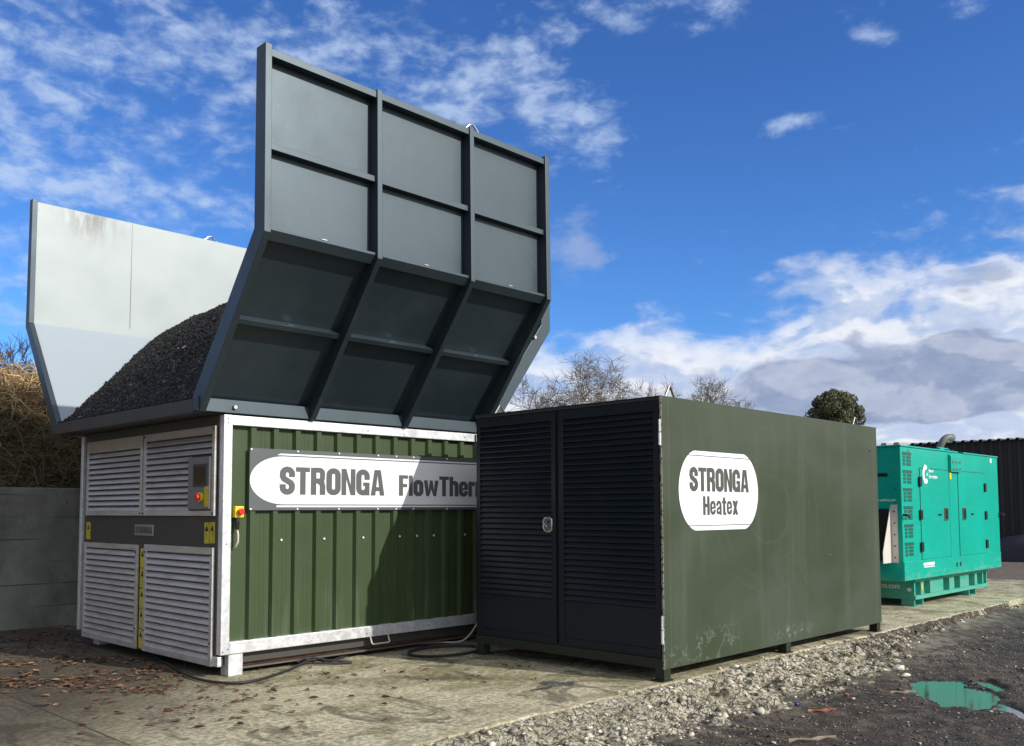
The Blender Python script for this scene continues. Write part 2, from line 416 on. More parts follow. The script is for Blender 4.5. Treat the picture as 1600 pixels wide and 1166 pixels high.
def brokenf(q):
    p = q.pos()
    geo = q.new('ShaderNodeNewGeometry')
    mid = q.noise(p, 3.2, 8, .7, .5)
    fine = q.noise(p, 26, 8, .75)
    c_ = q.mix(q.ss(mid, .35, .65), (.40, .37, .26), (.66, .62, .50))
    c_ = q.mix(q.ss(fine, .53, .40) * .85, c_, (.05, .045, .032))
    cr = q.voro(p, 5.2, 'DISTANCE_TO_EDGE')
    cr2 = q.voro(p, 15.0, 'DISTANCE_TO_EDGE')
    k = q.ss(cr + (fine - .5) * .06, .035, .0); k2 = q.ss(cr2 + (fine - .5) * .18, .06, .0)
    c_ = q.mix(k * .7, c_, (.045, .04, .03)); c_ = q.mix(k2 * .45 * q.ss(mid, .42, .56), c_, (.06, .052, .038))  # crack lines, with the shade between fragments painted into the colour
    moss = q.ss(q.noise(p, 2.1, 6, .6, 1.0), .55, .66)
    c_ = q.mix(moss * .45, c_, (.20, .21, .085))
    c_ = q.mix(q.ss(fine, .58, .68) * .6, c_, (.78, .75, .66))
    x, y, z = q.sep(p)
    soil = q.ss(q.noise(p, 3.6, 9, .74, .4) + q.ss(x, 2.4, 5.2) * .16 + q.ss(z, -.06, -.18) * .05, .572, .63)
    c_ = q.mix(soil * .92, c_, q.mix(fine, (.028, .023, .017), (.11, .09, .066)))
    yy = q.ss(z + (mid - .5) * .14 + (fine - .5) * .05, -.150, -.195)
    c_ = q.mix(yy, c_, (.045, .037, .029))
    q.put(q.b.inputs['Base Color'], c_)
    q.put(q.b.inputs['Normal'], q.bump(fine * 1.0 - k * 1.2 - k2 * .8 + mid * .6, .9, .03))
M_broken = mat('broken concrete', rough=.92, fn=brokenf)
def stonef(q):
    geo = q.new('ShaderNodeNewGeometry'); rnd = X(q, geo.outputs['Random Per Island'])
    p = q.pos(); n = q.noise(p, 20, 6, .7)
    c_ = q.mix(q.ss(rnd, 0, .60), (.10, .088, .065), (.58, .55, .44))
    c_ = q.mix(q.ss(rnd, .80, .95), c_, (.78, .75, .68))
    c_ = q.mix(q.ss(n, .52, .38) * .6, c_, (.10, .09, .065))
    q.put(q.b.inputs['Base Color'], c_)
    q.put(q.b.inputs['Normal'], q.bump(n, .6, .01))
M_stone = mat('concrete rubble', rough=.9, fn=stonef)
def gritf(q):
    geo = q.new('ShaderNodeNewGeometry'); rnd = X(q, geo.outputs['Random Per Island'])
    c_ = q.mix(q.ss(rnd, 0, .8), (.035, .032, .03), (.16, .14, .12))
    c_ = q.mix(q.ss(rnd, .86, .95), c_, (.48, .44, .36))
    c_ = q.mix(q.ss(rnd, .995, .997), c_, (.22, .08, .05))
    q.put(q.b.inputs['Base Color'], c_)
M_grit = mat('yard grit', rough=.85, fn=gritf)
def leaff(q):
    geo = q.new('ShaderNodeNewGeometry'); rnd = X(q, geo.outputs['Random Per Island'])
    c_ = q.mix(rnd, (.06, .032, .020), (.22, .115, .062))
    c_ = q.mix(q.ss(rnd, .85, .95), c_, (.34, .24, .14))
    q.put(q.b.inputs['Base Color'], c_)
M_leaf = mat('fallen leaf', rough=.75, fn=leaff)
def earthf(q):
    p = q.pos(); n = q.noise(p, 1.6, 8, .7, .6)
    q.put(q.b.inputs['Base Color'], q.mix(q.ss(n, .35, .65), (.050, .040, .026), (.16, .12, .065)))
    q.put(q.b.inputs['Normal'], q.bump(q.noise(p, 7, 8, .75), 1.0, .08))
M_earth = mat('bank earth', rough=.95, fn=earthf)
def strawf(q):
    geo = q.new('ShaderNodeNewGeometry'); rnd = X(q, geo.outputs['Random Per Island'])
    p = q.pos(); n = q.noise(p, 1.1, 4, .6)
    x, y, z = q.sep(p)
    c_ = q.mix(rnd, (.19, .125, .06), (.62, .46, .24))
    g2 = q.mix(rnd, (.055, .065, .022), (.16, .115, .055))
    c_ = q.mix(q.ss(n + q.ss(z, 3.3, 2.3) * .35, .50, .66), c_, g2)
    q.put(q.b.inputs['Base Color'], c_)
M_straw = mat('dry grass', rough=.8, fn=strawf)
M_bark = paint('grey brown bark', (.15, .13, .10), .9, .4, (.10, .10, .06), streak=.2)
M_twig = paint('dark bare twig', (.075, .06, .055), .9, .2)
def holmf(q):
    geo = q.new('ShaderNodeNewGeometry'); rnd = X(q, geo.outputs['Random Per Island'])
    q.put(q.b.inputs['Base Color'], q.mix(rnd, (.045, .062, .022), (.12, .125, .055)))
M_holm = mat('evergreen leaf', rough=.7, fn=holmf)
def waterf(q):
    q.put(q.b.inputs['Normal'], q.bump(q.noise(q.pos(), 9, 3, .6), .05, .01))
M_water = mat('puddle water', (.075, .062, .045), .06, 0, .5, waterf)
M_pale_cable = mat('pale cable', (.55, .52, .45), .5)
M_plate = mat('brushed plate', (.45, .44, .43), .35, .8)
M_ctrl = paint('grey control box', (.20, .195, .19), .45, .3)
M_screen = mat('dark screen', (.03, .018, .016), .15)
M_tarp = paint('dark sheet', (.02, .021, .03), .45, .1)

# ------------------------------------------------------------------ mesh helpers
class MB:
    def __init__(s): s.v = []; s.f = []
    def add(s, vs, fs):
        o = len(s.v); s.v += [tuple(v) for v in vs]; s.f += [tuple(i + o for i in f) for f in fs]; return s
    def box(s, x0, x1, y0, y1, z0, z1):
        x0, x1 = min(x0, x1), max(x0, x1); y0, y1 = min(y0, y1), max(y0, y1); z0, z1 = min(z0, z1), max(z0, z1)
        return s.add([(x0, y0, z0), (x1, y0, z0), (x1, y1, z0), (x0, y1, z0), (x0, y0, z1), (x1, y0, z1), (x1, y1, z1), (x0, y1, z1)],
                     [(0, 3, 2, 1), (4, 5, 6, 7), (0, 1, 5, 4), (1, 2, 6, 5), (2, 3, 7, 6), (3, 0, 4, 7)])
    def prism(s, poly, a0, a1, axis='x'):
        """poly: list of 2-D points extruded along axis from a0 to a1"""
        n = len(poly)
        def p3(p, a):
            if axis == 'x': return (a, p[0], p[1])
            if axis == 'y': return (p[0], a, p[1])
            return (p[0], p[1], a)
        vs = [p3(p, a0) for p in poly] + [p3(p, a1) for p in poly]
        fs = [tuple(range(n)), tuple(range(2 * n - 1, n - 1, -1))] + [(i, n + i, n + (i + 1) % n, (i + 1) % n) for i in range(n)]
        return s.add(vs, fs)
    def tube(s, pts, r, n=8, caps=True, closed=False):
        pts = [Vector(p) for p in pts]; m = len(pts)
        rr = r if hasattr(r, '__len__') else [r] * m
        base = len(s.v); prev = None
        for i, p in enumerate(pts):
            a = pts[i - 1] if (i > 0 or closed) else p; b = pts[(i + 1) % m] if (i < m - 1 or closed) else p
            t = (b - a).normalized()
            if prev is None:
                u = t.orthogonal().normalized()
            else:
                u = prev - t * prev.dot(t)
                u = u.normalized() if u.length > 1e-6 else t.orthogonal().normalized()
            prev = u; w = t.cross(u)
            for k in range(n):
                an = 2 * pi * k / n; q = p + (u * math.cos(an) + w * math.sin(an)) * rr[i]
                s.v.append(tuple(q))
        for i in range(m - 1 if not closed else m):
            j = (i + 1) % m
            for k in range(n):
                s.f.append((base + i * n + k, base + i * n + (k + 1) % n, base + j * n + (k + 1) % n, base + j * n + k))
        if caps and not closed:
            s.f.append(tuple(base + k for k in range(n - 1, -1, -1))); s.f.append(tuple(base + (m - 1) * n + k for k in range(n)))
        return s
    def disc(s, c, axis, r, h, n=14):
        c = Vector(c); a = Vector(axis).normalized()
        return s.tube([c, c + a * h], r, n)
    def build(s, name, m, parent=None, bevel=0.0, smooth=False, seg=2, fix=True):
        me = bpy.data.meshes.new(name); me.from_pydata(s.v, [], s.f)
        if fix:
            bm = bmesh.new(); bm.from_mesh(me); bmesh.ops.recalc_face_normals(bm, faces=bm.faces); bm.to_mesh(me); bm.free()
        me.materials.append(m)
        if smooth: me.shade_smooth()
        o = bpy.data.objects.new(name, me); COL.objects.link(o)
        if parent: o.parent = parent
        if bevel:
            b = o.modifiers.new('bevel', 'BEVEL'); b.width = bevel; b.segments = seg; b.limit_method = 'ANGLE'; b.angle_limit = R(35)
            b.harden_normals = False
        return o
def tag(o, label=None, cat=None, group=None, kind=None):
    if label: o['label'] = label
    if cat: o['category'] = cat
    if group: o['group'] = group
    if kind: o['kind'] = kind
    return o
def pieces(name, spots, axis, r, h, m, parent, n=8, r2=None):
    # one small mesh shared by every fixing of a set
    a = Vector(axis); first = None
    for p in spots:
        if first is None:
            first = MB().tube([(0, 0, 0), tuple(a * h)], [r, r2 or r], n).build(name, m, parent); first.location = p
        else:
            c_ = first.copy(); COL.objects.link(c_); c_.parent = parent; c_.location = p
def empty(name, label, cat, group=None):
    o = bpy.data.objects.new(name, None); COL.objects.link(o); o.empty_display_size = .2
    return tag(o, label, cat, group)
def box(name, m, parent, *a, bevel=0.004): return MB().box(*a).build(name, m, parent, bevel)

# ------------------------------------------------------------------ heavy condensed lettering built from strokes
def arc(cx, cy, r, a0, a1, n=8): return [(cx + r * math.cos(R(a0 + (a1 - a0) * i / n)), cy + r * math.sin(R(a0 + (a1 - a0) * i / n))) for i in range(n + 1)]
def ring(x0, x1, y0, y1, r):
    return arc(x1 - r, y1 - r, r, 0, 90, 5) + arc(x0 + r, y1 - r, r, 90, 180, 5) + arc(x0 + r, y0 + r, r, 180, 270, 5) + arc(x1 - r, y0 + r, r, 270, 360, 5)
def rc(x0, y0, x1, y1): return ('p', [(x0, y0), (x1, y0), (x1, y1), (x0, y1)])
def stv(pts, w=.19, closed=False): return ('s', pts, w, closed)
GL = {
 'S': (.52, [stv([(.42, .63)] + arc(.26, .745, .16, 0, 180) + [(.10, .66), (.14, .57), (.38, .42), (.42, .34), (.42, .30)] + arc(.26, .255, .16, 0, -180) + [(.10, .37)], .195)]),
 'T': (.50, [rc(0, .83, .5, 1), rc(.15, 0, .35, .83)]),
 'R': (.54, [rc(0, 0, .2, 1), stv([(.15, .915)] + arc(.31, .80, .115, 90, 0, 5) + arc(.31, .63, .115, 0, -90, 5) + [(.2, .515)], .17), stv([(.30, .50), (.40, .44), (.43, .33), (.43, 0)], .19)]),
 'O': (.53, [stv(ring(.1, .43, .1, .9, .155), .195, True)]),
 'N': (.54, [rc(0, 0, .185, 1), rc(.355, 0, .54, 1), ('p', [(.185, 1), (.185, .62), (.355, 0), (.355, .38)])]),
 'G': (.54, [stv([(.43, .60)] + arc(.265, .735, .165, 0, 180) + arc(.265, .265, .165, 180, 330, 7), .195), rc(.34, 0, .53, .5), rc(.27, .36, .34, .5)]),
 'A': (.56, [('p', [(0, 0), (.19, 0), (.28, .80), (.28, 1), (.15, 1)]), ('p', [(.56, 0), (.41, 1), (.28, 1), (.28, .80), (.37, 0)]), rc(.17, .17, .39, .33)]),
 'F': (.44, [rc(0, 0, .2, 1), rc(.2, .83, .44, 1), rc(.2, .42, .40, .58)]),
 'H': (.54, [rc(0, 0, .2, 1), rc(.34, 0, .54, 1), rc(.2, .42, .34, .60)]),
 'l': (.19, [rc(0, 0, .19, 1)]),
 'o': (.48, [stv(ring(.095, .385, .09, .69, .135), .185, True)]),
 'w': (.74, [('p', [(0, .78), (.18, .78), (.24, .28), (.26, 0), (.12, 0)]), ('p', [(.26, 0), (.24, .28), (.30, .78), (.37, .78), (.37, .35)]),
             ('p', [(.37, .35), (.37, .78), (.44, .78), (.50, .28), (.48, 0)]), ('p', [(.48, 0), (.50, .28), (.56, .78), (.74, .78), (.62, 0)])]),
 'h': (.47, [rc(0, 0, .19, 1), stv([(.19, .63)] + arc(.28, .59, .095, 100, 0, 5) + [(.375, 0)], .185)]),
 'e': (.48, [stv([(.385, .34)] + arc(.24, .54, .145, 0, 180, 7) + arc(.24, .235, .145, 180, 360, 7) + [(.385, .28)], .185), rc(.19, .33, .30, .43)]),
 'r': (.34, [rc(0, 0, .19, .78), stv([(.19, .58), (.25, .66), (.34, .685)], .18)]),
 'm': (.74, [rc(0, 0, .19, .78), stv([(.19, .66)] + arc(.28, .60, .085, 90, 0, 4) + [(.365, 0)], .17), stv([(.45, .66)] + arc(.56, .60, .085, 90, 0, 4) + [(.645, 0)], .17)]),
 'a': (.48, [stv([(.10, .48)] + arc(.235, .56, .135, 180, 0, 7) + [(.385, .45), (.385, 0)], .185), stv([(.30, .40), (.15, .33), (.10, .25), (.10, .16), (.15, .10), (.24, .11), (.30, .16)], .16)]),
 't': (.36, [rc(.08, .12, .27, .95), rc(0, .62, .08, .76), rc(.27, .62, .36, .76), rc(.08, 0, .36, .12)]),
 'x': (.50, [('p', [(0, .78), (.2, .78), (.5, 0), (.3, 0)]), ('p', [(.3, .78), (.5, .78), (.2, 0), (0, 0)])]),
}
def stroke_quads(pts, w, closed):
    P = [Vector((p[0], p[1])) for p in pts]; n = len(P); L = []; Rr = []
    for i in range(n):
        a = P[i - 1] if (i or closed) else None; b = P[(i + 1) % n] if (i < n - 1 or closed) else None
        d1 = (P[i] - a).normalized() if a is not None and (P[i] - a).length > 1e-6 else None
        d2 = (b - P[i]).normalized() if b is not None and (b - P[i]).length > 1e-6 else None
        if d1 is None: d1 = d2
        if d2 is None: d2 = d1
        t = (d1 + d2).normalized(); nn = Vector((-t.y, t.x)); k = max(.55, nn.dot(Vector((-d1.y, d1.x))))
        L.append(P[i] + nn * w / 2 / k); Rr.append(P[i] - nn * w / 2 / k)
    fs = [(i, (i + 1) % n, n + (i + 1) % n, n + i) for i in range(n if closed else n - 1)]
    return L + Rr, fs
def lettering(text, name, m, parent, origin, ux, uz, un, width, height, gap=.035, weight=1.10):
    """flat vinyl letters: origin = lower-left corner; ux, uz, un = right, up and outward directions"""
    tot = sum(GL[c_][0] for c_ in text) + gap * (len(text) - 1)
    sx = width / tot; sz = height; x = 0; mb = MB(); k = 0
    for ch in text:
        w, prims = GL[ch]
        for pr in prims:
            if pr[0] == 'p': vs, fs = [Vector(p) for p in pr[1]], [tuple(range(len(pr[1])))]
            else: vs, fs = stroke_quads(pr[1], pr[2] * weight, pr[3])
            off = .0003 * (k % 5); k += 1
            mb.add([Vector(origin) + Vector(ux) * ((x + v.x) * sx) + Vector(uz) * (v.y * sz) + Vector(un) * off for v in vs], fs)
        x += w + gap
    return mb.build(name, m, parent, fix=False)
def small_text(text, name, m, parent, origin, ux, uz, height, width=None, bold=.02):
    cu = bpy.data.curves.new(name, 'FONT'); cu.body = text; cu.size = 1.0; cu.offset = bold
    to = bpy.data.objects.new('tmp', cu); COL.objects.link(to)
    dg = bpy.context.evaluated_depsgraph_get(); me = bpy.data.meshes.new_from_object(to.evaluated_get(dg))
    bpy.data.objects.remove(to)
    xs = [v.co.x for v in me.vertices]; ys = [v.co.y for v in me.vertices]
    x0, x1, y0, y1 = min(xs), max(xs), min(ys), max(ys)
    sz = height / (y1 - y0); sx = (width / (x1 - x0)) if width else sz
    for v in me.vertices:
        v.co = Vector(origin) + Vector(ux) * ((v.co.x - x0) * sx) + Vector(uz) * ((v.co.y - y0) * sz)
    me.materials.clear(); me.materials.append(m); me.name = name
    o = bpy.data.objects.new(name, me); COL.objects.link(o); o.parent = parent
    return o

# ================================================================== GROUND
rng = random.Random(5)
PUD = (2.25, -1.60)
def puddle_depth(x, y):
    # elongated hollow with a ragged outline
    dx_ = (x - PUD[0]); dy_ = (y - PUD[1])
    a = R(-35); u = dx_ * math.cos(a) - dy_ * math.sin(a); v = dx_ * math.sin(a) + dy_ * math.cos(a)
    n = noise.fractal(Vector((x * 3.0, y * 3.0, 1.5)), 1.0, 2.0, 5) * .34
    d = math.sqrt((u / .80) ** 2 + (v / .37) ** 2) + n
    best = 1.15 - d
    for cx_, cy_, rx_, ry_ in ((3.75, -1.85, .42, .10), (1.75, -2.28, .60, .12), (2.9, -1.75, .35, .12), (1.1, -2.6, .3, .10)):
        u2 = (x - cx_) * math.cos(a) - (y - cy_) * math.sin(a); v2 = (x - cx_) * math.sin(a) + (y - cy_) * math.cos(a)
        best = max(best, 1.0 - math.sqrt((u2 / rx_) ** 2 + (v2 / ry_) ** 2) - n)
    return max(0, best)
def yard_z(x, y):
    nz = noise.fractal(Vector((x * .9, y * .9, 0)), 1.0, 2.0, 5) * .020 + noise.fractal(Vector((x * 6, y * 6, 3)), 1.0, 2.0, 3) * .010
    far = min(1, max(0, (x - 10) / 5)); low = -.175 * (1 - far) - .02 * far
    if -1.1 < y <= 0.05:
        t = (y + 1.1) / 1.15; low += t * t * .10 * (1 - far)
    if y > .05 and x < 14.6: return min(-.10, low)
    pd = puddle_depth(x, y)
    if pd > 0: low -= min(.07, pd * .13)
    return low + nz
def axis_pts(a0, a1, step, ext):
    c_ = list(np.arange(a0, a1, step)); s_ = step; v = a1; right = []
    while v < ext: right.append(v); s_ *= 1.25; v += s_
    left = []; s_ = step; v = a0 - step
    while v > -ext: left.append(v); s_ *= 1.25; v -= s_
    return list(reversed(left)) + c_ + right
xs = axis_pts(-2.6, 7.0, .035, 900); ys = axis_pts(-3.4, .3, .035, 900)
vs = [(x, y, yard_z(x, y)) for y in ys for x in xs]; nx = len(xs)
fs = [(j * nx + i, j * nx + i + 1, (j + 1) * nx + i + 1, (j + 1) * nx + i) for j in range(len(ys) - 1) for i in range(nx - 1)]
gd = MB().add(vs, fs).build('ground', M_yard, smooth=True, fix=False); tag(gd, kind='structure')
# puddle

pm = MB(); pm.add([(PUD[0] + 2.2 * math.cos(a), PUD[1] + 1.5 * math.sin(a), -.2045) for a in [2 * pi * i / 40 for i in range(40)]], [tuple(range(40))])
pu = pm.build('puddle', M_water); tag(pu, kind='structure')

# concrete slab with a ragged front arris
def slab_edge(x): return -.02 + .035 * noise.fractal(Vector((x * 1.3, 0, 7)), 1.0, 2.0, 4) + .040 * noise.fractal(Vector((x * 7, 2, 0)), 1.0, 2.0, 4) + (-.03 * max(0, min(1, (-x - 1) / 2))) + (.05 if 1 < x < 3.6 else 0) * .5
ex = list(np.arange(-9, 14.01, .05)); poly = [(x, slab_edge(x)) for x in ex] + [(14.6, .4), (14.9, 5), (14.4, 9.2), (-9, 9.2)]
sl = MB(); n = len(poly)
sl.add([(x, y, 0) for x, y in poly] + [(x, y, -.3) for x, y in poly], [tuple(range(n))] + [(i, i + n, (i + 1) % n + n, (i + 1) % n) for i in range(n)])
slab = sl.build('concrete_slab', M_slab, bevel=.012); tag(slab, kind='structure')

# broken concrete shoulder falling from the slab edge to the yard
def band_w(x):
    b = 1.0 if x < 3.0 else max(.12, 1.0 - (x - 3.0) * .235)
    if x < -1.0: b = 1.0 + (-1 - x) * .05
    return b * (1 + .22 * noise.fractal(Vector((x * .9, 3, 1)), 1.0, 2.0, 3))
def shoulder_z(x, y):
    t = min(1.25, max(0, -(y - slab_edge(x)) / band_w(x)))
    base = -.012 - (t ** 1.25) * .20
    v, pts_ = noise.voronoi(Vector((x * 4.2, y * 4.2, 0)))
    cell = noise.cell(pts_[0] * 7.3)
    cr = min(1, (v[1] - v[0]) * 3.5)
    v2, p2 = noise.voronoi(Vector((x * 12, y * 12, 4))); c2 = noise.cell(p2[0] * 5.1)
    amp = min(1, t * 5) * max(0, min(1, (1.2 - t) * 3))
    return base + amp * ((cell - .3) * .042 * cr + (c2 - .3) * .022 - (1 - cr) * .028)
sx_ = list(np.arange(-4.2, 9.5, .024)); M_ = 46
vs = []; 
for x in sx_:
    w = band_w(x) * 1.22
    for j in range(M_):
        y = slab_edge(x) + .015 - w * j / (M_ - 1)
        vs.append((x, y, shoulder_z(x, y) if j else -.02))
fs = [(i * M_ + j, i * M_ + j + 1, (i + 1) * M_ + j + 1, (i + 1) * M_ + j) for i in range(len(sx_) - 1) for j in range(M_ - 1)]
sh = MB().add(vs, fs).build('broken_concrete', M_broken, fix=False); tag(sh, 'crumbled pale concrete shoulder falling from the slab edge to the dark yard', 'rubble', kind='stuff')

# loose stones
def stone_proto(r_, sub=1):
    bm = bmesh.new(); bmesh.ops.create_icosphere(bm, subdivisions=sub, radius=1)
    sc = Vector((r_.uniform(.8, 1.3), r_.uniform(.6, 1.0), r_.uniform(.32, .62)))
    for v in bm.verts:
        k = 1 + .45 * noise.noise(v.co * 1.7 + Vector((sc.x * 9, sc.y * 7, 0))) + (r_.uniform(-.26, .22) if sub == 1 else r_.uniform(-.05, .05))
        v.co = Vector((v.co.x * sc.x, v.co.y * sc.y, v.co.z * sc.z)) * k
    V_ = np.array([v.co[:] for v in bm.verts]); F_ = np.array([[v.index for v in f.verts] for f in bm.faces]); bm.free()
    return V_, F_
protos1 = [stone_proto(rng, 1) for _ in range(10)]; protos2 = [stone_proto(rng, 2) for _ in range(7)]
def scatter_mesh(name, items, m):
    """items: (proto, loc, size, euler)"""
    VV = []; FF = []; o = 0
    for (V_, F_), loc, s_, e in items:
        Rm = np.array(Matrix.Rotation(e[2], 3, 'Z') @ Matrix.Rotation(e[0], 3, 'X') @ Matrix.Rotation(e[1], 3, 'Y'))
        VV.append((V_ * s_) @ Rm.T + np.array(loc)); FF.append(F_ + o); o += len(V_)
    VV = np.concatenate(VV); FF = np.concatenate(FF)
    me = bpy.data.meshes.new(name); me.vertices.add(len(VV)); me.vertices.foreach_set('co', VV.ravel())
    k = FF.shape[1]; me.loops.add(FF.size); me.loops.foreach_set('vertex_index', FF.ravel().astype(np.int32))
    me.polygons.add(len(FF)); me.polygons.foreach_set('loop_start', np.arange(0, FF.size, k, dtype=np.int32)); me.polygons.foreach_set('loop_total', np.full(len(FF), k, dtype=np.int32))
    me.update(); me.validate(); me.materials.append(m)
    o_ = bpy.data.objects.new(name, me); COL.objects.link(o_); return o_
items = []
for i in range(6500):
    x = rng.uniform(-4.0, 4.8) if rng.random() < .78 else rng.uniform(4.8, 12.5)
    t = rng.random() ** .9 * 1.15; y = slab_edge(x) - band_w(x) * t - .02 + (.09 * rng.random() ** 2 if t < .08 else 0)
    if noise.noise(Vector((x * 1.7, y * 1.7, 9))) < -.12 and rng.random() < .8: continue
    s_ = min(.042, .0062 * math.exp(rng.gauss(.30, .66)))
    z = (.0 if y > slab_edge(x) else shoulder_z(x, y) if x < 9.4 else yard_z(x, y)) + s_ * .25
    items.append((rng.choice(protos1), (x, y, z), s_, (rng.uniform(-.5, .5), rng.uniform(-.5, .5), rng.uniform(0, 6.3))))
st = scatter_mesh('rubble', items, M_stone); tag(st, 'loose pale concrete chips strewn over the broken slab edge', 'rubble', kind='stuff')
items = []
for i in range(14000):
    x = rng.uniform(-3.2, 7.5); y = -.6 - rng.random() ** 1.2 * 3.2
    if puddle_depth(x, y) > .62: continue
    s_ = min(.022, .0045 * math.exp(rng.gauss(.2, .55)))
    items.append((rng.choice(protos1), (x, y, yard_z(x, y) + s_ * .3), s_, (0, 0, rng.uniform(0, 6.3))))
gt = scatter_mesh('gravel', items, M_grit); tag(gt, 'fine dark and pale grit scattered over the yard', 'gravel', kind='stuff')
# a few lumps that stand out
for (x, y, s_, lb) in [(2.97, -.84, .062, 'grey rounded concrete lump at the right foot of the rubble slope'),
                       (2.66, -1.03, .056, 'pale yellow concrete lump just in front of the grey rounded one'),
                       (.16, -.82, .055, 'wedge shaped grey stone lying alone on dark ground below the rubble slope')]:
    V_, F_ = protos2[int(s_ * 100 + x) % 7]
    o_ = scatter_mesh('stone', [((V_, F_), (0, 0, 0), s_, (.2, .1, x))], M_stone); o_.location = (x, y, yard_z(x, y) + s_ * .4)
    tag(o_, lb, 'stone')

# fallen leaves
lm = MB()
def leaf_at(x, y, z, s_):
    a = rng.uniform(0, 2 * pi); L = s_; w = s_ * rng.uniform(.3, .45); cu = rng.uniform(.1, .5) * s_
    tl = Matrix.Rotation(a, 3, 'Z') @ Matrix.Rotation(rng.uniform(-.35, .35), 3, 'X')
    pts_ = [(-L, 0, .25 * cu), (-L * .45, w, cu), (L * .4, w * .8, cu * .8), (L, 0, .1 * cu), (L * .4, -w * .8, cu * .9), (-L * .45, -w, cu), (-L * .4, 0, 0), (L * .35, 0, 0)]
    vs_ = [tl @ Vector(p) + Vector((x, y, z + .008)) for p in pts_]
    lm.add(vs_, [(0, 6, 1), (1, 6, 7, 2), (2, 7, 3), (3, 7, 4), (4, 7, 6, 5), (5, 6, 0)])
for i in range(2600):
    r0 = rng.random()
    if r0 < .55: x = rng.gauss(-3.1, .55); y = rng.gauss(4.0, 1.1)
    elif r0 < .8: x = rng.gauss(-3.9, .5); y = rng.gauss(4.6, .55)
    elif r0 < .93: x = rng.uniform(-3.4, -1.9); y = rng.uniform(6.2, 8.0)
    else: x = rng.uniform(-4, .5); y = rng.uniform(.8, 4.6)
    if x > -2.6 and y > 3.0 and r0 < .8: continue
    if r0 < .93 and noise.noise(Vector((x * 2.2, y * 2.2, 5))) < rng.uniform(-.25, .25): continue
    leaf_at(x, y, 0, rng.uniform(.012, .046))
lf = lm.build('fallen_leaves', M_leaf, fix=False); tag(lf, 'brown dead leaves scattered on the concrete by the louvred unit', 'leaves', kind='stuff')

# ================================================================== LEFT WALL, BANK
wl = MB().box(-14, 2.2, 8.1, 8.32, -.1, 1.815).build('concrete_wall', M_concwall, bevel=.015)
tag(wl, 'low grey cast concrete retaining wall behind the louvred unit', 'wall')
def bank_z(x, y):
    t = min(1, max(0, (y - 8.3) / 3.4)); s_ = t * t * (3 - 2 * t)
    top = 3.75 + .10 * math.sin(x * 1.1) - .04 * max(0, x + .5)
    b = 1.72 + (top - 1.72) * (t ** .75 * .55 + s_ * .45)
    if y > 13: b -= (y - 13) * .25
    return b + .16 * noise.fractal(Vector((x * .9, y * .9, 2)), 1.0, 2.0, 5) * min(1, t * 3 + .2)
bx = list(np.arange(-14, 6, .16)); by = list(np.arange(8.3, 24, .16)); nb = len(bx)
bk = MB().add([(x, y, bank_z(x, y)) for y in by for x in bx], [(j * nb + i, j * nb + i + 1, (j + 1) * nb + i + 1, (j + 1) * nb + i) for j in range(len(by) - 1) for i in range(nb - 1)])
bank_o = bk.build('hill', M_earth, smooth=True, fix=False); tag(bank_o, kind='structure')
# dry grass, stalks and brambles over it
gm = MB()
for i in range(21000):
    y = 8.34 + rng.random() ** 1.1 * 4.6; xc = -2.4 + (y - 8) * .62; x = xc + rng.uniform(-3.0, 1.9)
    z = bank_z(x, y); L = rng.uniform(.12, .42); a = rng.uniform(0, 2 * pi); lean = rng.uniform(.3, 1.25)
    if rng.random() < .05: L *= 1.9; lean *= .6
    d = Vector((math.cos(a) * math.sin(lean), math.sin(a) * math.sin(lean) - .25, math.cos(lean) * .8)).normalized()
    b = Vector((x, y, z - .02)); m1 = b + d * L * .55; dn = (d + Vector((math.cos(a) * .5, math.sin(a) * .5, -.75))).normalized(); e = m1 + dn * L * .5
    w = rng.uniform(.004, .009); sd = Vector((-math.sin(a), math.cos(a), 0)) * w
    sd2 = Vector((0, 0, w)) if rng.random() < .5 else sd
    gm.add([b - sd, b + sd, m1 + sd2, m1 - sd2, e], [(0, 1, 2, 3), (3, 2, 4)])
gr = gm.build('dry_grass', M_straw, fix=False); tag(gr, 'tangled straw coloured grass and brambles covering the bank', 'grass', kind='stuff')
bm_ = MB()
for i in range(420):
    y = 8.5 + rng.random() * 4.0; x = -2.4 + (y - 8) * .62 + rng.uniform(-2.6, 1.8); z = bank_z(x, y)
    a = rng.uniform(0, 2 * pi); L = rng.uniform(.35, 1.1); h = rng.uniform(.1, .35); pts_ = []
    for k in range(6):
        t = k / 5; pts_.append((x + math.cos(a) * L * (t - .5) + rng.uniform(-.03, .03), y + math.sin(a) * L * (t - .5) + rng.uniform(-.03, .03), z + h * math.sin(pi * t) * 1.2 + rng.uniform(-.02, .02)))
    bm_.tube(pts_, [rng.uniform(.004, .009)] * 6, 4, False)
tag(bm_.build('bramble', M_straw, fix=False), 'arching dead bramble stems over the grassy bank', 'bramble', kind='stuff')

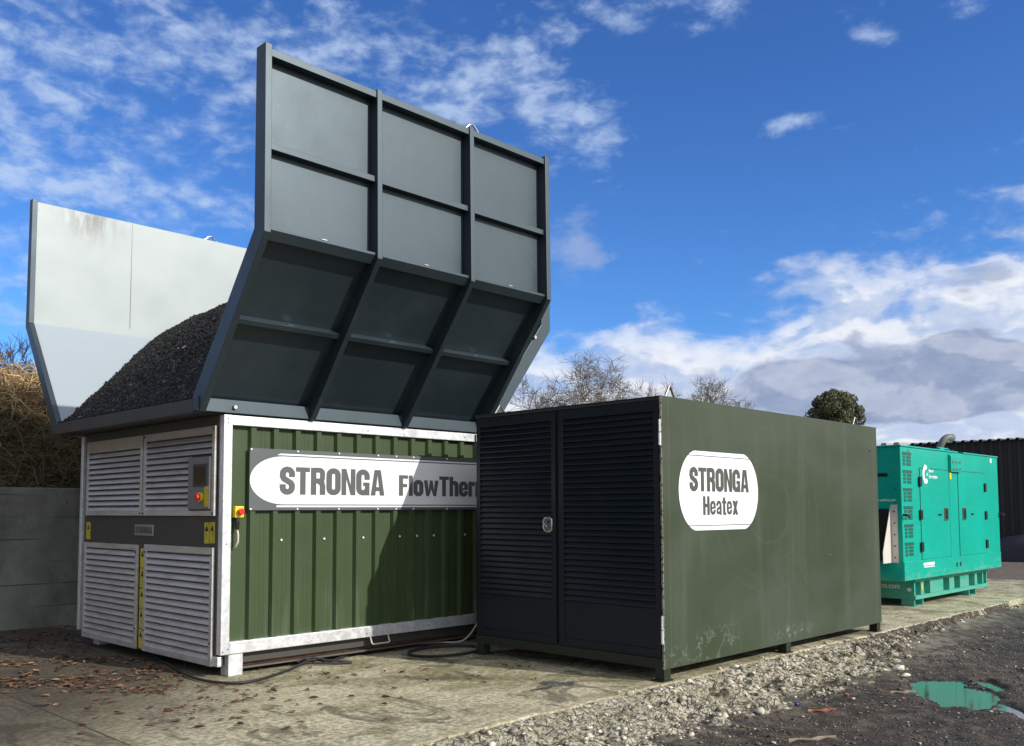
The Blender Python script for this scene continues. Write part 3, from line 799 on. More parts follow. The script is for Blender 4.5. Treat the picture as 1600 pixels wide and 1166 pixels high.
# ------------------------------------------------------------------ trees
def grow(mb_t, mb_c, base, height, spread, seed, levels=6, trunk_r=.22, twist=.35, first=None, split0=.35, trunk_levels=1, nsides=(7, 6, 5, 4, 3, 3, 3), shrink=.72, kids=(2, 3), upw=.12, minr=.012):
    r_ = random.Random(seed)
    def branch(p, d, L, rad, lev):
        pts_ = [Vector(p)]; rr = [rad]; seg = 5 if lev < 3 else (4 if lev < 5 else 3); dd = Vector(d)
        for k in range(seg):
            dd = (dd + Vector((r_.gauss(0, twist), r_.gauss(0, twist), r_.gauss(0, twist * .8) + upw)) * (.55 if lev else .25)).normalized()
            pts_.append(pts_[-1] + dd * L / seg); rr.append(max(minr * .7, rad * (1 - .45 * (k + 1) / seg)))
        (mb_t if lev < trunk_levels else mb_c).tube(pts_, rr, nsides[min(lev, 6)], lev < 2)
        if lev >= levels: return
        n_ = r_.randint(*kids) + (1 if lev >= 4 else 0)
        for k in range(n_):
            t = 1.0 if k == 0 else r_.uniform(.35, 1.0); i_ = min(seg, max(1, int(round(t * seg))))
            q = pts_[i_]; ax = Vector((r_.gauss(0, 1), r_.gauss(0, 1), r_.gauss(0, .6))).normalized()
            ang = r_.uniform(.35, .95) * (spread if lev else 1.0)
            nd = (dd + ax * math.tan(ang * .8)).normalized()
            branch(q, nd, L * r_.uniform(shrink - .12, shrink + .1), max(minr, rr[i_] * (.84 if k == 0 else .66)), lev + 1)
    branch(Vector(base), Vector(first or (0, 0, 1)), height * split0, trunk_r, 0)
def at_px(px, py, depth):
    d = fw + rt * ((px - 791.387) / 1434.357) - up * ((py - 702.558) / 1434.357)
    return CAM + d * depth
def tree(px, top_py, depth, label, seed, width, levels=7, m=M_bark, grp='bare trees beyond the green cabinet', split0=.30, **kw):
    top = at_px(px, top_py, depth); h = top.z
    t_ = empty('bare_tree', label, 'tree', grp); t_.location = (top.x, top.y, 0)
    a, b = MB(), MB(); kw.setdefault('twist', .42); kw.setdefault('kids', (2, 2)); kw.setdefault('upw', .05); kw.setdefault('minr', .0085); kw.setdefault('shrink', .80)
    grow(a, b, (0, 0, 0), h, 1.25, seed, levels, split0=split0, **kw)
    V_ = np.array(b.v); mx = np.percentile(V_[:, 2], 99.6); k = h / mx; side = (V_ @ np.array([rt.x, rt.y, 0]))
    lo, hi = np.percentile(side, 2), np.percentile(side, 98); kx = width / (hi - lo); mid = (lo + hi) / 2
    off = Vector((rt.x, rt.y, 0)) * mid
    for q in (a, b): q.v = [((v[0] - off.x * min(1, v[2] / (.3 * mx))) * kx, (v[1] - off.y * min(1, v[2] / (.3 * mx))) * kx, v[2] * k) for v in q.v]
    a.build('trunk', m, t_, fix=False, smooth=True); b.build('crown', m, t_, fix=False)
    return t_
tree(886, 562, 48, 'tallest bare twisted tree, its crown above the dark cabinet doors', 11, 5.8, 9, trunk_r=.36, minr=.010, twist=.42)
tree(812, 596, 56, 'small bare tree just right of the raised hopper side', 12, 5.6, 8, trunk_r=.28, minr=.011, twist=.42)
tree(944, 588, 53, 'bare tree overlapping the right side of the tallest tree', 20, 5.2, 9, trunk_r=.30, minr=.011, twist=.42)
tree(1000, 596, 60, 'low bare tree showing just left of the lifting eye at the cabinet corner', 15, 5.4, 9, trunk_r=.30, minr=.012, twist=.42)
tree(1100, 606, 66, 'bare tree top peeping over the green cabinet side, right of the lifting eye', 18, 6.0, 9, trunk_r=.30, minr=.012, twist=.42)
# thin bare shrubs on the bank
for (px, py, dep, sd, lb) in [(8, 522, 16.5, 5, 'thin leafless dark shrub at the left edge on top of the bank'), (44, 556, 15.8, 9, 'small leafless shrub on the bank beside the white hopper side')]:
    top = at_px(px, py, dep); bz = bank_z(top.x, top.y) - .1
    s_ = empty('bare_shrub', lb, 'shrub', 'leafless shrubs on the bank'); s_.location = (top.x, top.y, bz)
    for k in range(4):
        a = MB(); grow(a, a, (0, 0, 0), top.z - bz, 1.0, sd * 10 + k, 4, trunk_r=.022, twist=.3, first=(rng.uniform(-.7, .7), rng.uniform(-.7, .7), 1), split0=.45, minr=.005, nsides=(5, 4, 3, 3, 3, 3, 3), kids=(3, 3))
        kk = (top.z - bz) * rng.uniform(.8, 1.0) / max(v[2] for v in a.v)
        a.v = [(v[0] * kk, v[1] * kk, v[2] * kk) for v in a.v]
        a.build('stem', M_twig, s_, fix=False)
# round evergreen
ec = at_px(1306, 645, 60); et = empty('evergreen_tree', 'dense round evergreen tree top beyond the green cabinet', 'tree'); et.location = (ec.x, ec.y, 0)
a = MB(); a.tube([(0, 0, 0), (.1, 0, 2.5), (0, .1, 5), (0, 0, 7.6)], [.3, .24, .2, .1], 8)
for k in range(7):
    an = k * 2.4; a.tube([(0, .05, 5.0 + k * .3), (math.cos(an) * .7, math.sin(an) * .7, 5.9 + k * .3), (math.cos(an) * 1.2, math.sin(an) * 1.2, 6.8 + k * .2)], [.09, .06, .03], 5)
a.build('trunk', M_bark, et, smooth=True, fix=False)
lv = MB(); cz = ec.z
lumps = [Vector((0, 0, cz))]; lr = [1.25]
for k in range(70):
    th = rng.uniform(0, 2 * pi); ph = rng.uniform(-1.2, 1.45); r0 = 1.22
    lumps.append(Vector((math.cos(th) * math.cos(ph) * r0 * 1.18, math.sin(th) * math.cos(ph) * r0 * 1.18, cz + math.sin(ph) * r0 * .95))); lr.append(rng.uniform(.26, .46))
lumps += [Vector((-rt.x * -1.55, -rt.y * -1.55, cz - .5)) * 1.0, Vector((-rt.x * 1.5, -rt.y * 1.5, cz - .25))]; lr += [.4, .55]
for k in range(60):      # the crown carries on downwards out of sight of the picture
    th = rng.uniform(0, 2 * pi); zz = rng.uniform(-3.6, -.9); r0 = rng.uniform(.3, 1.65)
    lumps.append(Vector((math.cos(th) * r0, math.sin(th) * r0, cz + zz))); lr.append(rng.uniform(.35, .6))
for k in range(40000):
    i_ = rng.randrange(len(lumps)) if rng.random() > .12 else 0
    d = Vector((rng.gauss(0, 1), rng.gauss(0, 1), rng.gauss(0, 1))).normalized(); rr_ = lr[i_] * rng.uniform(.72, 1.05)
    p = lumps[i_] + d * rr_; s_ = rng.uniform(.05, .095); u = Vector((rng.gauss(0, 1), rng.gauss(0, 1), rng.gauss(0, 1))).cross(d).normalized() ; w = (d + Vector((rng.gauss(0, .6), rng.gauss(0, .6), rng.gauss(0, .6)))).cross(u).normalized()
    lv.add([p - u * s_, p + w * s_ * .5, p + u * s_, p - w * s_ * .5], [(0, 1, 2, 3)])
lv.build('crown', M_holm, et, fix=False)

# ================================================================== FAR BUILDINGS
def corr_profile(a0, a1, base, out, period, crown, slant):
    """polyline along a, offset base..out; returned as (a, offset) points"""
    pts_ = []; a = a0
    pts_.append((a0, base))
    while a + period <= a1 + 1e-6:
        pts_ += [(a + period - crown - 2 * slant, base), (a + period - crown - slant, out), (a + period - slant, out), (a + period, base)]
        a += period
    if pts_[-1][0] < a1 - 1e-4: pts_.append((a1, base))
    return pts_
shed = empty('clad_shed', 'long dark profiled steel shed standing beyond the teal generator', 'building')
prof = corr_profile(-16, 6.97, 24.24, 24.19, .26, .09, .03)
mb = MB(); n = len(prof)
mb.add([(o_, a, 0) for a, o_ in prof] + [(o_, a, 3.62) for a, o_ in prof] , [(i, i + 1, n + i + 1, n + i) for i in range(n - 1)])
mb.build('cladding', M_darkclad, shed, fix=False)
MB().box(24.27, 40, -16, 6.95, -.05, 3.60).build('wall', M_darkclad, shed)
mb = MB()
pr = corr_profile(-16, 6.97, 3.60, 3.66, .26, .07, .03)
n = len(pr); mb.add([(24.10, a, z) for a, z in pr] + [(40.2, a, z + .35) for a, z in pr], [(i, i + 1, n + i + 1, n + i) for i in range(n - 1)])
mb.add([(24.10, a, z - .02) for a, z in pr] + [(24.10, a, z) for a, z in pr], [(i, i + 1, n + i + 1, n + i) for i in range(n - 1)])
mb.build('roof', M_darkclad, shed, fix=False)
bo = at_px(1385, 693, 31)
gs = empty('grey_shed', 'low pale roofed shed just visible over the teal generator left of the dark shed', 'building')
x0 = bo.x
MB().box(x0 + .2, x0 + 6, bo.y - .55, bo.y + 9, 0, bo.z - .18).build('wall', M_greyroof, gs)
pr = corr_profile(bo.y - .62, bo.y + 9, bo.z - .12, bo.z + .02, .42, .15, .05); n = len(pr)
mb = MB(); mb.add([(x0, a, z) for a, z in pr] + [(x0 + 6, a, z + .2) for a, z in pr] + [(x0, a, z - .10) for a, z in pr], [(i, i + 1, n + i + 1, n + i) for i in range(n - 1)] + [(i, 2 * n + i, 2 * n + i + 1, i + 1) for i in range(n - 1)])
mb.build('roof', M_greyroof, gs, fix=False)
# dark sheeted heap in front of the shed
vs = []; fs = []; NU, NV = 40, 26
for j in range(NV):
    for i in range(NU):
        u = i / (NU - 1) * 2 - 1; v = j / (NV - 1) * 2 - 1
        h = max(0, 1 - abs(u) ** 3.2) * max(0, 1 - abs(v) ** 3.0)
        x = 23.0 + v * .85; y = 2.4 + u * 2.0
        vs.append((x, y, .0 + .80 * h ** .55 + .05 * noise.noise(Vector((x * 2.5, y * 2.5, 0))) * h))
fs = [(j * NU + i, j * NU + i + 1, (j + 1) * NU + i + 1, (j + 1) * NU + i) for j in range(NV - 1) for i in range(NU - 1)]
tp = MB().add(vs, fs).build('covered_heap', M_tarp, smooth=True, fix=False)
tag(tp, 'low dark sheet-covered heap at the foot of the dark shed', 'heap')

# ================================================================== LOUVRED HEATING UNIT
unit = empty('drying_unit', 'large louvred drying unit with green profiled side and tall open grey hopper of black pellets', 'machine')
YF = 3.02
# body core
MB().box(-2.54, 1.90, 3.11, 6.18, .10, 2.385).build('body', M_sidepan, unit)
# profiled cladding
X0 = -2.268; per = .243
pts_ = [(-2.475, 3.085)]; x = X0
while x < 1.80:
    pts_ += [(x - .018, 3.085), (x, 3.045), (x + .052, 3.045), (x + .068, 3.085)]
    # two faint stiffening creases in each pan
    for cx_ in (x + .125, x + .165): pts_ += [(cx_ - .006, 3.085), (cx_, 3.0828), (cx_ + .006, 3.085)]
    x += per
pts_.append((1.82, 3.085)); n = len(pts_)
mb = MB().add([(x, y, .29) for x, y in pts_] + [(x, y, 2.31) for x, y in pts_], [(i, i + 1, n + i + 1, n + i) for i in range(n - 1)])
mb.build('cladding', M_cladg, unit, fix=False)
fr = MB()
fr.box(-2.562, -2.474, YF, 3.10, .20, 2.385); fr.box(1.80, 1.89, YF, 3.10, .20, 2.385)
fr.box(-2.473, 1.799, YF + .002, 3.10, 2.292, 2.384); fr.box(-2.473, 1.799, YF + .002, 3.10, .201, .311)
fr.build('frame', M_galv, unit, .006)
sp_ = []
for (x, z) in [(-2.52, 2.31), (-2.52, 2.35), (-2.54, .23), (-2.49, .25), (-.93, 2.33), (.45, 2.34), (-.1, .25), (.2, .25), (-.93, .24), (-2.52, 1.2)]: sp_.append((x, YF + .001, z))
pieces('screw', sp_, (0, -1, 0), .007, .006, M_darksteel, unit)
pieces('cladding_screw', [(x, 3.084, 1.222) for x in (-1.912, -1.422, -.94, -.456, -.215, .03, .503, .99)], (0, -1, 0), .011, .01, M_sign_white, unit)
for x in (-2.47, 1.55): 
    for y in (3.04, 5.95): box('leg', M_galv, unit, x, x + .145, y, y + .14, 0, .198)
mb = MB()
mb.box(-2.30, 1.8, 3.16, 3.22, .065, .21); mb.build('under_beam', M_rust, unit, .004)
MB().box(-2.30, 1.8, 3.10, 3.25, .045, .064).build('drip_rail', M_darksteel, unit)
MB().box(-2.585, -2.545, 3.03, 3.16, .10, .185).build('corner_bracket', M_galv, unit, .003)
# left end: dark panel with a galvanised edge
MB().box(-2.574, -2.542, 3.125, 6.17, .09, 2.385).build('side_panel', M_sidepan, unit, .003)
MB().box(-2.60, -2.56, 6.19, 6.25, .16, 2.36).build('edge_trim', M_galv, unit, .004)
MB().box(-2.566, -2.558, 3.101, 3.124, .12, 2.385).build('corner_trim', M_darksteel, unit)
def louvre(name, parent, x, y0, y1, z0, z1, n, m, msl, fwid=.045, top=None, depth=.035, lip=.012, cut=None, bev=.003):
    """louvred panel facing -X: frame + slats + dark back"""
    top = top or fwid
    f = MB(); f.box(x - .012, x + .012, y0, y0 + fwid, z0, z1); f.box(x - .012, x + .012, y1 - fwid, y1, z0, z1)
    f.box(x - .0105, x + .012, y0 + fwid, y1 - fwid, z0, z0 + fwid); f.box(x - .0105, x + .012, y0 + fwid, y1 - fwid, z1 - top, z1)
    F_ = f.build(name, m, parent, bev)
    s_ = MB(); a, b = z0 + fwid, z1 - top; p = (b - a) / n
    for k in range(n):
        zt, zb = a + p * (k + 1), a + p * k
        yy0 = y0 + fwid
        if cut and zb < cut[1] and zt > cut[0]: yy0 = cut[2]
        pl = [(x + depth, zt + p * .18), (x - .004, zb + p * .28), (x - lip, zb + p * .10), (x - lip, zb + p * .0), (x - lip + .004, zb), (x - lip + .005, zb + p * .09), (x + .002, zb + p * .22), (x + depth + .004, zt + p * .10)]
        s_.prism(pl, yy0, y1 - fwid, 'y')
    s_.v = [(q[0], q[1], q[2]) for q in s_.v]
    s_.build('slats', msl, F_)
    return F_
LX = -2.590
louvre('louvre_panel', unit, LX, 4.63, 6.08, 1.456, 2.286, 11, M_alum, M_alum, .05, .13)
louvre('louvre_panel', unit, LX, 3.115, 4.60, 1.456, 2.286, 12, M_alum, M_alum, .05, .075, cut=(1.5, 2.03, 3.60))
louvre('louvre_panel', unit, LX, 4.70, 6.10, .095, 1.155, 15, M_alum, M_alum, .05, .055)
louvre('louvre_panel', unit, LX, 3.125, 4.545, .095, 1.165, 15, M_alum, M_alum, .05, .065)
# screws at the panel corners
sp_ = []
for y, z in [(3.14, 1.48), (3.14, 2.26), (4.58, 1.48), (4.65, 1.48), (4.58, 2.26), (4.73, 1.08), (4.52, 1.09), (3.15, 1.10), (4.72, .3), (3.15, .3), (4.52, .3)]: sp_.append((LX - .012, y, z))
pieces('panel_screw', sp_, (-1, 0, 0), .010, .006, M_black, unit)
# control box
cb = MB().box(-2.622, -2.585, 3.165, 3.585, 1.515, 2.005).build('control_box', M_ctrl, unit, .008)
MB().box(-2.632, -2.621, 3.21, 3.47, 1.73, 1.94).build('bezel', M_sidepan, cb, .006)
MB().box(-2.635, -2.6315, 3.245, 3.435, 1.755, 1.915).build('screen', M_screen, cb)
es = MB().disc((-2.621, 3.32, 1.63), (-1, 0, 0), .045, .022, 16); es.build('button_collar', M_yellow, cb)
MB().disc((-2.642, 3.32, 1.63), (-1, 0, 0), .030, .035, 16).build('stop_button', M_red, cb, .006)
MB().box(-2.625, -2.6215, 3.18, 3.255, 1.54, 1.73).build('label', M_sticker, cb)
for (y0, y1, z0, z1) in [(5.985, 6.10, 1.19, 1.38), (3.235, 3.33, 1.20, 1.395), (3.135, 3.225, 1.205, 1.40)] + [(4.575, 4.675, 1.12 - .205 * k - .195, 1.12 - .205 * k) for k in range(5)]:
    s_ = MB().box(-2.577, -2.5735, y0, y1, z0, z1).build('warning_label', M_sticker, unit)
    ym, zm = (y0 + y1) / 2, z1 - .055
    MB().prism([(ym - .030, zm - .026), (ym + .030, zm - .026), (ym, zm + .03)], -2.579, -2.5765, 'x').build('symbol', M_black, s_)
pl = MB().box(-2.584, -2.574, 4.385, 4.815, 1.25, 1.365).build('name_plate', M_plate, unit, .006)
lettering('STRONGA', 'lettering', M_darksteel, pl, (-2.5855, 4.79, 1.275), (0, -1, 0), (0, 0, 1), (-1, 0, 0), .38, .068)
# emergency stop on the green side
eb = MB().box(-2.445, -2.355, 3.005, 3.062, 1.44, 1.545).build('stop_switch', M_yellow, unit, .006)
MB().box(-2.448, -2.352, 3.062, 3.085, 1.437, 1.548).build('back_box', M_black, eb, .004)
MB().disc((-2.40, 3.005, 1.495), (0, -1, 0), .018, .02, 14).build('stem', M_black, eb)
MB().disc((-2.40, 2.985, 1.495), (0, -1, 0), .030, .022, 18).build('stop_button', M_red, eb, .005)
MB().tube([(-2.41, 3.03, 1.44), (-2.41, 3.03, 1.40), (-2.41, 3.03, 1.33)], [.016, .022, .018], 10).build('gland', M_black, eb)
MB().tube([(-2.41, 3.03, 1.34), (-2.405, 3.02, 1.28), (-2.405, 3.02, 1.22), (-2.415, 3.045, 1.17), (-2.42, 3.09, 1.155)], .010, 8).build('lead', M_pale_cable, eb, smooth=True)
# name banner
bn_ = MB().box(-2.290, 1.345, 3.031, 3.043, 1.506, 2.090).build('banner', M_sign_grey, unit, .002)
def pill(x0, x1, z0, z1, er, y, n=20):
    cz_ = (z0 + z1) / 2; hz = (z1 - z0) / 2; pts_ = []
    for i in range(n + 1): a = R(90 + 180 * i / n); pts_.append((x0 + er + er * math.cos(a), cz_ + hz * math.sin(a)))
    for i in range(n + 1): a = R(-90 + 180 * i / n); pts_.append((x1 - er + er * math.cos(a), cz_ + hz * math.sin(a)))
    m_ = MB().add([(p[0], y, p[1]) for p in pts_], [tuple(range(len(pts_)))]); return m_
pill(-2.287, 1.33, 1.563, 2.022, .36, 3.0295).build('white_panel', M_sign_white, bn_, fix=False)
mb = MB()
for z0, z1 in ((2.034, 2.050), (1.536, 1.552)):
    mb.add([(-2.00, 3.0295, z0), (1.04, 3.0295, z0), (1.00, 3.0295, z1) if z0 > 1.8 else (1.04, 3.0295, z1), (-1.96, 3.0295, z1) if z0 > 1.8 else (-2.00, 3.0295, z1)], [(0, 1, 2, 3)])
mb.build('white_line', M_sign_white, bn_, fix=False)
lettering('STRONGA', 'lettering', M_letter, bn_, (-1.968, 3.0285, 1.657), (1, 0, 0), (0, 0, 1), (0, -1, 0), 1.262, .268)
lettering('FlowTherm', 'lettering', M_letter, bn_, (-.510, 3.0285, 1.657), (1, 0, 0), (0, 0, 1), (0, -1, 0), 1.345, .222)
pieces('banner_screw', [(x, 3.032, z) for z in (2.078, 1.518) for x in (-2.275, -1.77, -1.285, -.79, -.547, -.308, .179, .66, 1.15)], (0, -1, 0), .009, .008, M_sign_white, bn_)
# drop handle under the frame
MB().tube([(-.87, 3.04, .20), (-.87, 3.01, .135), (-.855, 3.01, .125), (-.655, 3.01, .125), (-.64, 3.01, .135), (-.64, 3.04, .20)], .008, 8).build('handle', M_pale_cable, unit)

# ---- hopper
XA, XB = -2.825, .728
def poly_strip(outer, inner): return outer + inner[::-1]
def hopper_side(mirror):
    f = (lambda y: 9.53 - y) if mirror else (lambda y: y)
    sheet_o = [(3.10, 2.50), (2.05, 3.845), (2.06, 5.385)]
    sheet_i = [(3.112, 2.505), (2.062, 3.848), (2.072, 5.385)]
    w = MB().prism([(f(a), b) for a, b in poly_strip(sheet_o, sheet_i)], XA + .01, XB - .005).build('hopper_wall', M_anth, unit)
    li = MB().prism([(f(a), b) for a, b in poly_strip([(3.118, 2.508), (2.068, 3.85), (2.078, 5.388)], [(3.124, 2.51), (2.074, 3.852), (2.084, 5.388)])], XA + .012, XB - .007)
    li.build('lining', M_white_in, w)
    for x0, x1 in ((XA, -2.762), (-1.655, -1.600), (-.477, -.422), (.665, XB)):
        o_ = [(2.985, 2.392), (1.930, 3.80), (1.950, 5.40)]; i_ = [(3.085, 2.392), (3.099, 2.503), (2.047, 3.846), (2.056, 5.40)]
        if x0 in (XA,) or x1 == XB: o_ = [(2.985, 2.392), (1.930, 3.80), (1.950, 5.415)]; i_ = [(3.085, 2.392), (3.135, 2.51), (2.092, 3.856), (2.095, 5.415)]
        if mirror: o_ = [(a + .055, b) for a, b in o_]
        MB().prism([(f(a), b) for a, b in o_ + i_[::-1]], x0, x1).build('rib', M_anth, w, .004)
    for x0, x1 in ((-2.761, -1.656), (-1.599, -.478), (-.421, .664)):
        MB().box(x0, x1, f(1.975), f(2.052), 4.525, 4.580).build('rail', M_anth, w, .003)
        MB().box(x0, x1, f(1.965), f(2.056), 5.320, 5.385).build('rail', M_anth, w, .003)
        # rail along the fold
        MB().prism([(f(a), b) for a, b in [(1.962, 3.858), (2.046, 3.862), (2.046, 3.842), (2.075, 3.805), (2.018, 3.760), (1.962, 3.835)]], x0, x1).build('rail', M_anth, w, .002)
        # rail half way down the slope
        c_ = Vector((2.572, 3.176)); s_ = Vector((-.617, .787)); nn = Vector((-.787, -.617))
        q = [c_ + nn * .002, c_ + s_ * .05 + nn * .002, c_ + s_ * .05 + nn * .078, c_ + nn * .078]
        MB().prism([(f(v[0]), v[1]) for v in q], x0 + .02, x1 - .001).build('rail', M_anth, w, .003)
        xm = x0 + (x1 - x0) * .47; t0 = c_ + s_ * .051 + nn * .03
        MB().prism([(f(v[0]), v[1]) for v in (t0, t0 + nn * .03, t0 + nn * .03 + s_ * .006, t0 + s_ * .004)], xm, xm + .07).build('weld_tack', M_steel, w)
        MB().box(xm, xm + .05, f(1.961), f(1.955), 3.855, 3.862).build('weld_tack', M_steel, w)
        q = [(3.083, 2.398), (3.092, 2.508), (3.045, 2.530), (3.012, 2.520), (3.006, 2.400)]
        MB().prism([(f(a), b) for a, b in q], x0, x1).build('bottom_rail', M_anth, w, .004)
    ex = -.37
    MB().tube([(ex - .11, f(2.02), 5.40), (ex - .05, f(2.02), 5.455), (ex, f(2.02), 5.47), (ex + .07, f(2.02), 5.41), (ex + .07, f(2.02), 5.36)], .011, 8).build('lifting_eye', M_steel, w)
    return w
hf = hopper_side(False); hb = hopper_side(True)
mb = MB(); mb.box(-1.556, -1.552, 7.443, 7.4465, 3.95, 5.37); mb.build('weld_seam', M_darksteel, hb)
pieces('bolt', [(-2.47, 3.01, 2.455)], (0, -1, 0), .024, .03, M_steel, hf, 12, .018)
# end wall flared the same way
ew_o = [(.735, 2.50), (1.72, 3.76), (1.72, 5.30)]; ew_i = [(.72, 2.51), (1.70, 3.766), (1.70, 5.30)]
ew = MB().prism(poly_strip(ew_o, ew_i), 3.02, 6.45, 'y').build('hopper_wall', M_anth, unit)
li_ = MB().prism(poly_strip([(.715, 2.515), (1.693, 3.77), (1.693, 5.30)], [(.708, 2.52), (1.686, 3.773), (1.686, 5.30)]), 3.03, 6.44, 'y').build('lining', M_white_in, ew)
for y0, y1 in ((2.90, 2.96), (4.1, 4.16), (5.3, 5.36), (6.50, 6.56)):
    MB().prism([(.78, 2.42), (1.80, 3.74), (1.80, 5.30), (1.64, 5.30), (1.64, 3.80), (.66, 2.54)] if y0 < 3 or y0 > 6 else [(.78, 2.42), (1.80, 3.74), (1.80, 5.30), (1.725, 5.30), (1.725, 3.755), (.74, 2.50)], y0, y1, 'y').build('rib', M_anth, ew, .004)
pieces('bolt', [(.84, 2.90, 2.86), (1.50, 2.90, 3.62)], (0, -1, 0), .022, .03, M_steel, ew, 10)
# corner sheets closing the gap between the flared sides
for yy in (3.02, 6.45):
    sgn = -1 if yy < 4 else 1
    f = (lambda y: 9.47 - y) if sgn > 0 else (lambda y: y)
    MB().add([(.70, f(3.12), 2.51), (1.68, f(3.03), 3.78), (1.68, f(3.03), 5.29), (.70, f(2.10), 5.29), (.70, f(2.10), 3.85)], [(0, 1, 4), (1, 2, 3, 4)]).build('corner_sheet', M_anth, ew)
# low front lip and tray floor
lipm = MB(); lipm.box(-2.835, -2.780, 3.09, 6.42, 2.385, 2.515)
lip = lipm.build('tray_lip', M_sidepan, unit, .006)
MB().box(-2.779, .70, 3.11, 6.38, 2.387, 2.42).build('tray_floor', M_sidepan, unit)
MB().box(-2.838, -2.776, 2.99, 3.088, 2.40, 2.53).build('corner_block', M_anth, lip, .004)
MB().tube([(-2.80, 2.99, 2.46), (-2.80, 2.965, 2.46)], [.024, .018], 12).build('bolt', M_steel, lip)

# ---- black pellets in the hopper
HP = [(-2.76, 2.50), (-2.40, 2.80), (-1.92, 3.21), (-1.55, 3.53), (-1.15, 3.88), (-.7, 4.19), (-.2, 4.36), (.6, 4.34), (1.7, 4.2)]
def heap_z(x, y):
    z = HP[-1][1]
    for (a, za), (b, zb) in zip(HP, HP[1:]):
        if x <= b: z = za + (zb - za) * max(0, (x - a) / (b - a)); break
    k = min(1, max(0, (x + 2.75) / 1.2))
    return z + k * (.07 * math.exp(-((y - 5.9) / 1.1) ** 2) - .10 * max(0, 4.4 - y)) + .03 * noise.noise(Vector((x * 2, y * 2, 0)))
def ylim(z): 
    q = min(z, 3.84); lo = 3.13 - (q - 2.5) * .784; return lo, 9.53 - lo
vs = []; NX, NY = 110, 60
for i in range(NX):
    x = -2.775 + 4.4 * i / (NX - 1)
    for j in range(NY):
        t = j / (NY - 1)
        z0 = heap_z(x, 4.7); lo, hi = ylim(z0); y = lo + (hi - lo) * t; z = heap_z(x, y)
        lo, hi = ylim(z); y = lo + (hi - lo) * t
        if x > .70: y = max(y, 3.05); y = min(y, 6.42)
        vs.append((x if z < 3.8 or x < .7 else min(x, 1.6), y, z - .012))
mb = MB().add(vs, [(i * NY + j, i * NY + j + 1, (i + 1) * NY + j + 1, (i + 1) * NY + j) for i in range(NX - 1) for j in range(NY - 1)])
def cyl_proto(seed):
    r_ = random.Random(seed); L = r_.uniform(1.0, 1.8); vs_ = []; 
    for s_ in (-1, 1):
        for k in range(6): a = pi / 3 * k; vs_.append((math.cos(a) * .5, math.sin(a) * .5, s_ * L / 2))
    fs_ = []
    for k in range(6): j = (k + 1) % 6; fs_ += [(k, j, 6 + j), (k, 6 + j, 6 + k)]
    for k in range(1, 5): fs_ += [(0, k + 1, k), (6, 6 + k, 7 + k)]
    return np.array(vs_), np.array(fs_)
cps = [cyl_proto(i) for i in range(6)]; items = []
for i in range(34000):
    x = -2.76 + 3.3 * rng.random() ** 1.25; t = rng.random(); z = heap_z(x, 4.7); lo, hi = ylim(z)
    y = lo + .02 + (hi - lo - .04) * t; z = heap_z(x, y); lo, hi = ylim(z); y = min(max(y, lo + .015), hi - .015)
    s_ = rng.uniform(.026, .038)
    items.append((rng.choice(cps), (x, y, z + rng.uniform(-.006, .014)), s_, (rng.uniform(.5, 2.6), rng.uniform(-.8, .8), rng.uniform(0, 6.3))))
for i in range(700):   # grains spilled along the lip
    items.append((rng.choice(cps), (rng.uniform(-2.83, -2.785), rng.uniform(3.1, 6.4), 2.522), rng.uniform(.010, .022), (rng.uniform(1.2, 1.9), 0, rng.uniform(0, 6.3))))
hp = scatter_mesh('pellets', items, M_pellet)
o2 = mb.build('pellet_bed', M_pellet, smooth=True, fix=False)
# join bed and grains into one heap
with bpy.context.temp_override(active_object=hp, selected_editable_objects=[hp, o2], object=hp): bpy.ops.object.join()
tag(hp, 'sloping heap of shiny black pellets filling the open hopper', 'pellets', kind='stuff')

# ================================================================== GREEN CABINET
L1, W1, ZB, ZT = 4.636, 2.377, .109, 2.512
cab = empty('heat_cabinet', 'long olive green steel cabinet with louvred dark double doors', 'cabinet')
MB().box(.055, L1 - .003, .0225, W1, ZB + .01, ZT - .012).build('body', M_olive_dk, cab)
mb = MB(); mb.box(0.0, L1, 0.0, .022, ZB, ZT); sp = mb.build('side_panel', M_olive, cab, .004)
MB().box(.003, L1 + .002, .0225, W1 + .02, ZT - .011, ZT).build('roof', M_olive_dk, cab, .003)
MB().box(.004, .054, .0225, W1, ZB, .200).build('base_rail', M_olive_dk, cab, .005)
MB().box(.004, .054, .0225, W1, 2.474, ZT - .012).build('top_rail', M_anth_dk, cab, .004)
MB().box(.018, .054, .0225, W1, .201, 2.473).build('door_frame', M_black, cab)
for x in (.01, 2.22, 4.52):
    for y in (.012, W1 - .11):
        l_ = box('leg', M_olive_dk, cab, x, x + .10, y, y + .10, .012, ZB + .008)
        MB().box(x - .03, x + .13, y - .025 if y > 1 else y - .008, y + .125, 0.001, .012).build('foot_plate', M_olive_dk, l_)
